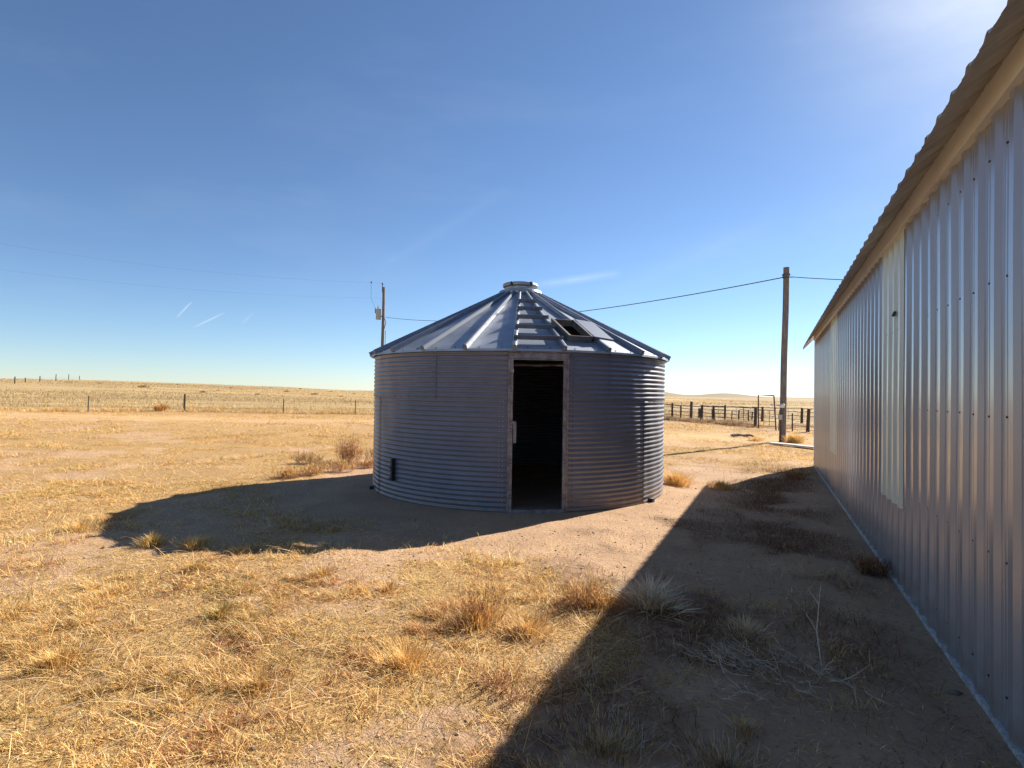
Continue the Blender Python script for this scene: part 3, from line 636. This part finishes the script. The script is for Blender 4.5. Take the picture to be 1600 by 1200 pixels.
# ------------------------------------------------------------------ vegetation
def leaf_mat(name, tr=.25):
    m = bpy.data.materials.new(name); m.use_nodes = True; n, l = nd(m); b = n['Principled BSDF']; a = n.new('ShaderNodeAttribute'); a.attribute_name = 'Col'
    l.new(a.outputs['Color'], b.inputs['Base Color']); b.inputs['Roughness'].default_value = .7; b.inputs['Specular IOR Level'].default_value = .25
    t = n.new('ShaderNodeBsdfTranslucent'); l.new(a.outputs['Color'], t.inputs[0]); mx = n.new('ShaderNodeMixShader'); mx.inputs[0].default_value = tr
    l.new(b.outputs[0], mx.inputs[1]); l.new(t.outputs[0], mx.inputs[2]); l.new(mx.outputs[0], n['Material Output'].inputs[0]); return m
LM = leaf_mat('dry_blades', .3)
PALE, GOLD, BROWN, RED, GREEN, GREY, BLEACH = [np.array(c) for c in ((.80,.58,.26), (.76,.46,.145), (.42,.24,.09), (.26,.10,.05), (.27,.24,.07), (.60,.50,.38), (.82,.68,.47))]
def blades(x, y, z, az, ln, lean, wd, col, curl=.3):
    """lean 0 = upright, 1 = flat"""
    n = len(x); el = (1-lean)*math.pi/2*.97+.03; dx, dy = np.cos(az), np.sin(az); px, py = -dy, dx
    h1, v1 = np.cos(el)*ln*.5, np.sin(el)*ln*.5; el2 = el*(1-curl)-curl*.15
    h2, v2 = h1+np.cos(el2)*ln*.5, np.maximum(v1+np.sin(el2)*ln*.5, .004)
    c = np.empty((n, 5, 3)); tw = rng.uniform(-.7, .7, n); wx, wy, wz = px*wd*np.cos(tw), py*wd*np.cos(tw), wd*np.sin(tw)
    for k, s in ((0, -1), (1, 1)): c[:, k, 0] = x+s*wx; c[:, k, 1] = y+s*wy; c[:, k, 2] = z-.004
    for k, s in ((2, -.8), (3, .8)): c[:, k, 0] = x+dx*h1+s*wx; c[:, k, 1] = y+dy*h1+s*wy; c[:, k, 2] = z+v1+s*wz
    c[:, 4, 0] = x+dx*h2; c[:, 4, 1] = y+dy*h2; c[:, 4, 2] = z+v2
    b = np.arange(n)[:, None]*5
    q = b+np.array([[0, 1, 3, 2]]); t = b+np.array([[2, 3, 4]])
    cc = np.repeat(np.clip(col, 0, 1)[:, None, :], 5, 1)
    return c.reshape(-1, 3), q, t, cc.reshape(-1, 3)
class BL:
    def __init__(s): s.c = []; s.q = []; s.t = []; s.k = []; s.n = 0
    def add(s, r): s.c.append(r[0]); s.q.append(r[1]+s.n); s.t.append(r[2]+s.n); s.k.append(r[3]); s.n += len(r[0])
    def build(s, name): return np_mesh(name, np.concatenate(s.c), np.concatenate(s.q), np.concatenate(s.t), LM, col=np.concatenate(s.k))
def mixcol(n, ws, jit=.2):
    P = np.stack([PALE, GOLD, BROWN, RED, GREEN, GREY, BLEACH]); ws = np.array(tuple(ws)+(0,)*(7-len(ws)), float); c = P[rng.choice(7, n, p=ws/ws.sum())]
    return c*(1+rng.normal(0, jit, (n, 1)))
def incam(x, y, m=1.10): return (y > .5) & (x > -.93*m*y-.8) & (x < .95*m*y+.5)
def outside(x, y): 
    return (np.hypot(x-BX, y-BY) > BR+.02) & ~((x*WN.x+y*WN.y > WW-.04) & (x*WD.x+y*WD.y < WEND+.03))
G_ = BL()
def field(n, y0, y1, x0, x1, l0, l1, w0, lean0, ws, power=1.0, pscale=1.6, seed=1, thr=.0):
    x = rng.uniform(x0, x1, n); y = y0+(y1-y0)*rng.uniform(0, 1, n)**power
    # swing blades into clumps
    g = grassiness(x, y); cl = fbm(x, y, pscale, 200+seed, 3); fc = fbm(x, y, 6.0*1.6/pscale**0 if y1 < 10 else 2.5, 250+seed, 3); k = (rng.uniform(0, 1, n) < g*sm(.30, .60, cl)*sm(.34, .56, fc)*1.5+.04*(g > .1)-thr) & incam(x, y) & outside(x, y)
    x, y, cl, g, fc = x[k], y[k], cl[k], g[k], fc[k]; n = len(x)
    tall = sm(.42, .72, cl)*sm(.4, .62, fc)*1.3; ln = rng.uniform(l0, l1, n)*(.55+.75*tall)
    flow = fbm(x, y, .7, 300, 2)*9; az = np.where(rng.uniform(0, 1, n) < .25, flow+rng.normal(0, .9, n), rng.uniform(0, 6.283, n))
    lean = np.clip(rng.normal(lean0, .22, n)-.10*tall, .05, .99)
    col = mixcol(n, ws); tone = fbm(x, y, .9, 400, 3)[:, None]; col = col*(.72+.55*tone)
    hue = fbm(x, y, 2.3, 410, 2); rd = (hue > .68)[:, None]; gn = (hue < .33)[:, None]
    col = np.where(rd & (rng.uniform(0, 1, (n, 1)) < .28), RED*1.8, col); col = np.where(gn & (rng.uniform(0, 1, (n, 1)) < .18), GREEN*1.3, col)
    G_.add(blades(x, y, ground(x, y), az, ln, lean, rng.uniform(.6, 1.3, n)*w0, col))
WS = (5, 4, 2, .6, .5, .8)
field(420000, 1.9, 4.6, -4.6, 2.2, .03, .085, .0016, .80, WS, pscale=2.3)
field(420000, 4.2, 9.5, -9.5, 4.8, .03, .09, .0023, .78, WS, pscale=1.7, seed=2)
field(290000, 9.0, 20.0, -19, 10.5, .05, .12, .0036, .82, WS, pscale=1.1, seed=3)
field(130000, 19.0, 36.0, -36, 16, .07, .16, .007, .8, (5, 5, 2, .4, .2, .3), pscale=.5, seed=4)
# loose long pale stalks lying on top
for (n_, y0_, y1_, w_) in ((9000, 1.9, 5.0, .0015), (9000, 5.0, 12.0, .0028)):
    x = rng.uniform(-1.1*y1_, .5*y1_, n_); y = rng.uniform(y0_, y1_, n_); k = (rng.uniform(0, 1, n_) < grassiness(x, y)) & incam(x, y) & outside(x, y); x, y = x[k], y[k]; n = len(x)
    G_.add(blades(x, y, ground(x, y)+.012, rng.uniform(0, 6.28, n), rng.uniform(.10, .28, n), np.clip(rng.normal(.86, .12, n), .3, .98), w_*rng.uniform(.6, 1.3, n), mixcol(n, (6, 2, 1, 1, 0, 2)), .2))
# taller roadside growth along the left fence line and sparse pasture
def band(n, P, wdt, l0, l1, w0, ws, lean0=.45, gap=.0, sd=5):
    P = np.array(P, float); seg = np.hypot(*(P[1:]-P[:-1]).T); cum = np.concatenate([[0], np.cumsum(seg)]); u = rng.uniform(0, cum[-1], n)
    x = np.interp(u, cum, P[:, 0]); y = np.interp(u, cum, P[:, 1])+rng.normal(0, wdt, n); x = x+rng.normal(0, wdt, n)
    cl = fbm(x, y, .9, sd, 3); k = (cl > .35+gap) & outside(x, y) & incam(x, y); x, y, cl = x[k], y[k], cl[k]; n = len(x)
    c = mixcol(n, ws)
    return blades(x, y, ground(x, y), rng.uniform(0, 6.28, n), rng.uniform(l0, l1, n)*(.6+.9*sm(.4, .7, cl)), np.clip(rng.normal(lean0, .2, n), .03, .97), rng.uniform(.6, 1.3, n)*w0, c)
G_.add(band(26000, [(p[0], p[1]+.5) for p in fx], .45, .12, .34, .008, (4, 4, 3, .6, .1, 1.5)))
n = 120000; r_ = 36*np.exp(rng.uniform(0, 1, n)*math.log(230/36)); b_ = np.radians(rng.uniform(-46, 46, n)); x = r_*np.sin(b_); y = r_*np.cos(b_)
cl = fbm(x*.4, y, .12, 500, 4); k = (rng.uniform(0, 1, n) < sm(.32, .6, cl)) & (farm.max() > 0) & (y > np.where(x < 3, 36.3, 34)); x, y, r_, cl = x[k], y[k], r_[k], cl[k]; n = len(x)
G_.add(blades(x, y, ground(x, y), rng.uniform(0, 6.28, n), rng.uniform(.12, .3, n), np.clip(rng.normal(.4, .2, n), 0, .9), r_*.00026, mixcol(n, (5, 4, 3, .3, .1, 1.0), .16)*(.55+.45*sm(.35, .65, fbm(x*.3, y, .03, 520, 3)))[:, None]))
go = G_.build('dry_grass'); tag(go, 'matted straw coloured dry grass over the sandy ground', 'grass', kind='stuff')

# dark dead weeds in the shade along the shed, one mass
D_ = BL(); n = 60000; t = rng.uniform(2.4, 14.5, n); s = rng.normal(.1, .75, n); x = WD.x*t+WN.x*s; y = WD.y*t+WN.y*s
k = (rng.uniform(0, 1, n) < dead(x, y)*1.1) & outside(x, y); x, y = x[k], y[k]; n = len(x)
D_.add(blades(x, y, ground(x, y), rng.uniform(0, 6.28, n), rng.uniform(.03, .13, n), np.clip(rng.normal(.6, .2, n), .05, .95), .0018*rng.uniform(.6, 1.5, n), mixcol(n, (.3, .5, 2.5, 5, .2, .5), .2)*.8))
n = 9000; x = rng.uniform(-.6, 3.6, n); y = rng.uniform(2.0, 6.5, n); s = x*WN.x+y*WN.y
k = (rng.uniform(0, 1, n) < sm(.5, .68, fbm(x, y, 1.6, 710, 3))) & (s > -1.9) & outside(x, y); x, y = x[k], y[k]; n = len(x)
D_.add(blades(x, y, ground(x, y), rng.uniform(0, 6.28, n), rng.uniform(.03, .10, n), np.clip(rng.normal(.6, .25, n), .05, .95), .0013*rng.uniform(.6, 1.5, n), mixcol(n, (.6, .4, 3, 2, .1, 3), .2)*.6))
n = 9000; x = rng.uniform(-1.0, 4.6, n); y = 2.0+9*rng.uniform(0, 1, n)**1.3; s = x*WN.x+y*WN.y
k = (rng.uniform(0, 1, n) < .25+.75*sm(.42, .62, fbm(x, y, 2.2, 720, 3))) & (s > -1.5) & outside(x, y); x, y = x[k], y[k]; n = len(x)
D_.add(blades(x, y, ground(x, y)+.003, rng.uniform(0, 6.28, n), rng.uniform(.02, .09, n), rng.uniform(.9, .99, n), .0014*rng.uniform(.6, 1.6, n), mixcol(n, (3, 1, 2, 1, 0, 4, 2), .25), .1))
do = D_.build('dead_weeds'); tag(do, 'low dark reddish dead weeds matted along the shaded foot of the shed', 'weeds', kind='stuff')
# grey tangle along the corral fence
C_ = BL()
for q in range(3):
    C_.add(band(9000, [(9.3, 38.2), (10.5, 36.1), (11.5, 33.4), (12.5, 28.9)], .28, .12, .36, .006, (.5, .5, 4, 2.0, .1, 3), .35, -.1, 600+q))
C_.add(band(6000, [(12.6, 28.5), (15.5, 30.5), (18, 30)], .4, .05, .2, .006, (1, .8, 3, .5, .1, 4), .6, 0, 604))
cw = C_.build('fence_tangle'); tag(cw, 'grey brown tumbleweed tangle banked against the corral fence', 'weeds', kind='stuff')

# pebbles and crumbs of soil
def pebbles():
    n = 6500; x = rng.uniform(-4, 4.5, n); y = 2.0+11*rng.uniform(0, 1, n)**1.5; k = incam(x, y) & outside(x, y) & (rng.uniform(0, 1, n) > grassiness(x, y)*.6); x, y = x[k], y[k]; n = len(x)
    z = ground(x, y); s = rng.lognormal(-5.15, .5, n); base = np.array([[1,0,0],[-1,0,0],[0,1,0],[0,-1,0],[0,0,.7],[0,0,-.5]], float)
    c = base[None]*s[:, None, None]*rng.uniform(.6, 1.3, (n, 6, 1)); c[:, :, 0] += x[:, None]; c[:, :, 1] += y[:, None]; c[:, :, 2] += z[:, None]+.001
    f = np.array([[0,2,4],[2,1,4],[1,3,4],[3,0,4],[2,0,5],[1,2,5],[3,1,5],[0,3,5]]); T_ = (np.arange(n)[:, None, None]*6+f[None]).reshape(-1, 3)
    col = np.repeat((np.array([.36,.27,.20])*rng.uniform(.5, 1.3, (n, 1)))[:, None, :], 6, 1).reshape(-1, 3)
    return np_mesh('pebbles', c.reshape(-1, 3), None, T_, LM2, col=col, smooth=False)
LM2 = leaf_mat('soil_crumbs', 0.0)
pb = pebbles(); tag(pb, 'scattered small pebbles and soil crumbs on the bare dirt', 'pebbles', kind='stuff')

# single plants ------------------------------------------------------
def stem(mb_, p, d, ln, r, segs=5, droop=.2, wob=.25):
    p = Vector(p); d = Vector(d).normalized(); pts = [p.copy()]
    for k in range(segs):
        d = (d + Vector((random.gauss(0, wob), random.gauss(0, wob), random.gauss(0, wob)-droop*.3))*.35).normalized(); p = p+d*ln/segs; 
        pts.append(p.copy())
    mb_.tube(pts, [r*(1-.75*k/segs) for k in range(segs+1)], 4, False); return pts
def stemmat(name, c): 
    return mat(name, c, .8, 0, .2, 40, 0)
SM = {'pale': stemmat('pale_stems', (.66,.55,.40)), 'red': stemmat('red_stems', (.46,.18,.11)), 'brown': stemmat('brown_stems', (.27,.19,.12)), 'gold': stemmat('gold_stems', (.55,.36,.13)), 'grey': stemmat('grey_stems', (.66,.54,.39)), 'dark': stemmat('dark_stems', (.08,.045,.035))}
def weed(x, y, h, spread, ns, sm_, label, name='dead_weed', cat='weed', leafn=0, ws=(1,1,1,1,0,1), lean=.5, r=.003, branch=3, group=None, ll=(.03, .09), lw=.0016):
    z = gz(x, y); e = empty(name, (x, y, z)); tag(e, label, cat, group); mb = MB(); tips = []
    for k in range(ns):
        a = random.uniform(0, 6.283); l_ = abs(random.gauss(lean, .25)); d = Vector((math.cos(a)*l_, math.sin(a)*l_, 1)); q = Vector((x+random.gauss(0, spread*.25), y+random.gauss(0, spread*.25), 0)); q.z = gz(q.x, q.y)-.005
        ln = h*random.uniform(.5, 1.1); pts = stem(mb, q, d, ln, r*random.uniform(.6, 1.2))
        for b in range(branch):
            s0 = random.choice(pts[1:4]); dd = Vector((random.gauss(0, .6), random.gauss(0, .6), .8)); tips += stem(mb, s0, dd, ln*random.uniform(.25, .5), r*.5, 3)[1:]
        tips += pts[2:]
    mb.build('stems', SM[sm_], e)
    if leafn:
        idx = [random.randrange(len(tips)) for _ in range(leafn)]; T_ = np.array([tuple(tips[i]) for i in idx]); n = leafn
        T_ = T_+rng.normal(0, .012, T_.shape); T_[:, 2] = np.maximum(T_[:, 2], z+.005)
        B = BL(); B.add(blades(T_[:, 0], T_[:, 1], T_[:, 2], rng.uniform(0, 6.28, n), rng.uniform(*ll, n), np.clip(rng.normal(.45, .3, n), .02, .97), lw*rng.uniform(.6, 1.4, n), mixcol(n, ws)))
        o = B.build('dry_leaves'); o.parent = e; o.location = -e.location
    return e
def tuft(x, y, h, spread, n, ws, label, lean=.4, w0=.0016, name='grass_tuft', cat='grass tuft', group=None, rp=0):
    r_ = np.minimum(np.abs(rng.normal(0, spread*.38, n)), spread*.8*rng.uniform(.7, 1, n)); a = rng.uniform(0, 6.283, n); X_, Y_ = x+r_*np.cos(a), y+r_*np.sin(a)
    le = np.clip(lean*(.35+r_/spread)+rng.normal(0, .14, n), .02, .98); B = BL()
    B.add(blades(X_, Y_, ground(X_, Y_), a+rng.normal(0, .6, n), h*rng.uniform(.35, 1.1, n), le, w0*rng.uniform(.6, 1.4, n), mixcol(n, ws), .4))
    o = B.build(name); tag(o, label, cat, group); return o
PALEW = (5, 1, .5, 0, 0, 4)
tuft(1.07, 4.22, .27, .26, 800, (1, 0, 0, 0, 0, 2, 9), 'spiky pale dead bunchgrass at the edge of the shed shadow', .75, .0034)
weed(1.07, 4.24, .36, .14, 9, 'pale', 'few tall pale stalks rising out of the spiky bunchgrass', lean=.35, branch=2, r=.0035)
tuft(1.60, 3.78, .15, .17, 420, (3, 1, .5, .2, .2, 2, 5), 'shaggy straw tuft in the shade above the heap of broken stalks', .6, .0018)
def litter(x, y, n, ln, label, sd=.16, r=.005, axis=None):
    mb = MB()
    for k in range(n):
        a = random.uniform(0, 6.28) if axis is None else random.gauss(axis, .9); q = Vector((x+random.gauss(0, sd), y+random.gauss(0, sd*.6), 0)); q.z = gz(q.x, q.y)+random.uniform(.005, .05)
        p = stem(mb, q, (math.cos(a), math.sin(a), random.uniform(-.05, .35)), ln*random.uniform(.3, 1.0), r*random.uniform(.4, 1), 6, .1, .75)
        for b in range(3): stem(mb, p[2], (math.cos(a+random.gauss(0, .7)), math.sin(a+random.gauss(0, .7)), random.uniform(0, .5)), ln*.25, r*.45, 3)
    o = mb.build('broken_stalks', SM['grey']); tag(o, label, 'dry stalks'); return o
litter(1.42, 3.33, 52, .30, 'heap of broken pale stalks lying in the shade right of the shadow edge', .15, .0034, 2.5)
litter(1.78, 3.15, 16, .34, 'sprawl of bent pale stalks near the shed side of the broken heap', .14, .005)
litter(1.22, 2.98, 14, .20, 'small scatter of pale twigs nearest the camera in the shade', .09, .004)
litter(1.75, 4.75, 10, .20, 'little pale twigs behind the shaggy tuft in the shade', .12, .004)
mb = MB(); z_ = gz(1.95, 3.45); mb.tube([(1.84, 3.28, z_), (1.90, 3.45, z_+.16), (1.95, 3.52, z_+.30), (1.985, 3.56, z_+.42)], [.0045, .0045, .0035, .002], 5); mb.tube([(1.90, 3.45, z_+.16), (1.86, 3.5, z_+.25)], .003, 4); mb.tube([(1.95, 3.52, z_+.3), (1.93, 3.6, z_+.36)], .003, 4)
o = mb.build('bare_stalk', SM['grey']); tag(o, 'single bare upright stalk in the shade beside the bent stalks', 'stalk')
weed(2.12, 4.1, .22, .2, 22, 'brown', 'wispy thin weed standing in the shade toward the shed wall', leafn=200, ws=(1,.5,3,1,0,4), lean=.5, r=.0018)
weed(.38, 3.22, .19, .25, 34, 'pale', 'pale sprawling weed cut by the diagonal shadow edge', leafn=240, ws=(4,2,1,1,.2,3), lean=1.1, r=.0028)
weed(-.02, 3.05, .20, .30, 36, 'red', 'flattened red stemmed weed left of the diagonal shadow edge', leafn=300, ws=(2,2,2,3,.2,.5), lean=1.5, r=.0025)
tuft(1.15, 2.72, .08, .10, 260, (3, 2, 1, .2, .2, 3), 'small shaded grass tuft near the bottom edge of the picture', .45, .0014)
tuft(.45, 2.55, .09, .42, 1100, (2, 1, 2, .4, .3, 3), 'broad low shaded tuft at the near end of the shadow edge', .4, .0014)
tuft(.95, 2.45, .09, .3, 700, (1, .6, 2, .8, .5, 3), 'low brown shaded tuft at bottom centre right of the picture', .4, .0014)
weed(.62, 4.28, .27, .32, 46, 'red', 'golden brown weed with fine red twigs touching the long shadow', name='dry_bush', cat='bush', leafn=1100, ws=(2,4,3,1.5,.2,.3), lean=.75, r=.0020, branch=4)
tuft(.70, 4.25, .12, .32, 900, (2, 5, 3, .6, .4, 0), 'thick golden base growth under the red twigged bush', .55, .0018)
weed(-.20, 3.92, .26, .22, 36, 'red', 'upright red stemmed weed in the middle of the sunny foreground', leafn=380, ws=(2,4,2,3,.2,0), lean=.45, r=.0022)
tuft(-.22, 3.88, .14, .30, 900, (2, 5, 2, .5, .8, 0), 'golden tuft around the foot of the upright red stemmed weed', .5, .0018)
tuft(.12, 3.75, .14, .24, 700, (3, 4, 2, .5, .3, .5), 'loose golden tuft right of the upright red stemmed weed', .5, .0018)
tuft(-.60, 3.30, .13, .30, 1000, (4, 5, 1, .3, .5, 0), 'fluffy golden tuft left of the flattened red weed', .5, .0016)
tuft(-2.0, 3.9, .10, .20, 800, (1.5, 2.5, 2, .3, 3.5, 0), 'greenish tuft in the middle of the left foreground', .5, .0018)
tuft(-2.65, 4.75, .09, .15, 500, (1.5, 3, 1.5, .3, 3.0, 0), 'greenish tuft just below the tip of the bin shadow', .5, .0018)
tuft(-3.50, 5.48, .16, .16, 460, (3, 4, 1, .2, 2.5, 0), 'yellow green tuft on the near edge of the bin shadow tip', .4, .002)
tuft(-3.05, 5.38, .15, .18, 420, (5, 3, 1, .1, .8, 0), 'pale straw tuft on the sunny side of the bin shadow edge', .4, .002)
tuft(-4.72, 6.15, .15, .28, 600, (6, 3, 1, .1, .6, 0), 'pale tuft at the far left tip of the bin shadow', .45, .002)
tuft(-2.5, 5.18, .08, .12, 260, (6, 2, 1, .1, .3, 0), 'tiny pale tuft on the bin shadow edge below the sunlit spot', .5, .0018)
tuft(-2.6, 3.25, .11, .26, 800, (3, 5, 2, .6, 1.0, 0), 'orange gold tuft toward the left edge of the foreground', .5, .0016)
tuft(-1.35, 3.05, .10, .26, 800, (3, 3, 2, 1.5, 1.0, 0), 'brownish tuft low in the left half of the foreground', .5, .0016)
tuft(-.95, 4.4, .07, .18, 420, (2, 4, 3, 1.5, .5, 0), 'flat brown tuft on the bare dirt in front of the bin', .6, .0018)
tuft(-1.55, 4.65, .08, .20, 420, (3, 4, 3, 1.0, .5, 0), 'flat golden tuft on the dirt left of the doorway line', .6, .0018)
e = weed(-3.55, 12.35, .62, .45, 60, 'red', 'feathery reddish bush against the back left side of the bin', name='dry_bush', cat='bush', leafn=2200, ws=(2,3,2,4,0,.5), lean=.45, r=.004, branch=5, ll=(.04, .11), lw=.0026)
weed(-2.95, 12.3, .5, .35, 40, 'brown', 'brown weed squeezed between the feathery bush and the bin', name='dry_bush', cat='bush', leafn=900, ws=(1,2,3,2,0,.5), lean=.5, r=.004, branch=4, ll=(.04, .11), lw=.0026)
weed(-4.35, 11.9, .34, .5, 50, 'brown', 'low brown weed patch at the back edge of the bin shadow', name='dry_bush', cat='bush', leafn=1100, ws=(1.5,3,3,2,.2,.5), lean=.9, r=.003, branch=4, ll=(.04, .11), lw=.0026)
for (x_, y_, h_, lab) in ((-4.1, 10.15, .20, 'reddish gold weed at the rounded back edge of the bin shadow'), (-3.75, 10.55, .24, 'dark rooted golden weed further up the back edge of the bin shadow'), (-3.35, 11.0, .28, 'taller rusty weed just in front of the feathery bush'), (-2.95, 11.6, .28, 'rusty golden weed touching the bin wall beside the shadow')):
    weed(x_, y_, h_, .5, 44, 'red', lab, name='dry_bush', cat='bush', leafn=1000, ws=(2.5,4,2.5,2.2,.2,.3), lean=.75, r=.003, branch=4, ll=(.04, .10), lw=.0026)
tuft(3.05, 10.3, .30, .42, 1300, (3, 7, 1.5, .1, .2, 0), 'bright golden tuft at the foot of the bin on its sunny side', .4, .003)
tuft(3.75, 9.95, .18, .35, 800, (3, 6, 1.5, .1, .2, 0), 'short golden tuft between the bin and the shed shadow', .45, .003)
tuft(9.95, 19.6, .42, .45, 900, (4, 5, 1.5, .1, .8, .3), 'golden grass clump around the foot of the brown pole', .3, .005)
tuft(10.7, 18.6, .40, .6, 1200, (5, 4, 1.5, .1, .8, .3), 'pale grass clump behind the boards near the shed corner', .3, .005)
tuft(8.9, 20.3, .2, .4, 500, (4, 5, 2, .1, .4, .3), 'low dry clump left of the brown pole base', .4, .005)
weed(3.32, 5.12, .17, .22, 70, 'dark', 'dark rounded dead weed pressed against the shed wall base', name='dry_bush', cat='bush', leafn=1500, ws=(0,.2,2,5,.3,.3), lean=.9, r=.002, branch=4)
weed(5.55, 10.9, .22, .4, 60, 'red', 'rusty weed patch at the foot of the shed inside its shadow', name='dry_bush', cat='bush', leafn=900, ws=(.5,1.5,2,4,.2,.3), lean=.9, r=.003, branch=3, lw=.0026)
tuft(-21.9, 34.75, .62, .42, 500, (.5, 3, 1, 1.2, 0, 0), 'bright orange weed by the left fence near its wooden post', .3, .014)
# dark low sagebrush clumps on the pasture slope
sg = None
pal = (1, 1, 4, 2, 1.5, 3)
for (b_d, r_) in ((-33.5, 118), (-29, 96), (-26.8, 140), (-24.5, 90), (-31, 165), (-22.0, 120), (-19.5, 105), (-18, 150), (-17.0, 96), (-20.8, 175), (-15.8, 132), (-36.5, 150), (-27.8, 112), (-23.4, 165), (19.0, 120), (21.5, 150), (24.0, 105), (26.0, 135)):
    x, y = r_*math.sin(R(b_d)), r_*math.cos(R(b_d))
    if sg is None: sg = tuft(x, y, .6, 1.2, 420, pal, 'small dark sagebrush clump on the pale pasture slope', .45, .035, 'sagebrush', 'shrub', 'sagebrush clumps on the far pasture'); sg0 = (x, y, gz(x, y))
    else:
        o = sg.copy(); COL.objects.link(o); s_ = random.uniform(.35, .75)*(.55 if b_d > 0 else 1); o.scale = (s_, s_, s_); o.location = (x-sg0[0]*s_, y-sg0[1]*s_, gz(x, y)-sg0[2]*s_)
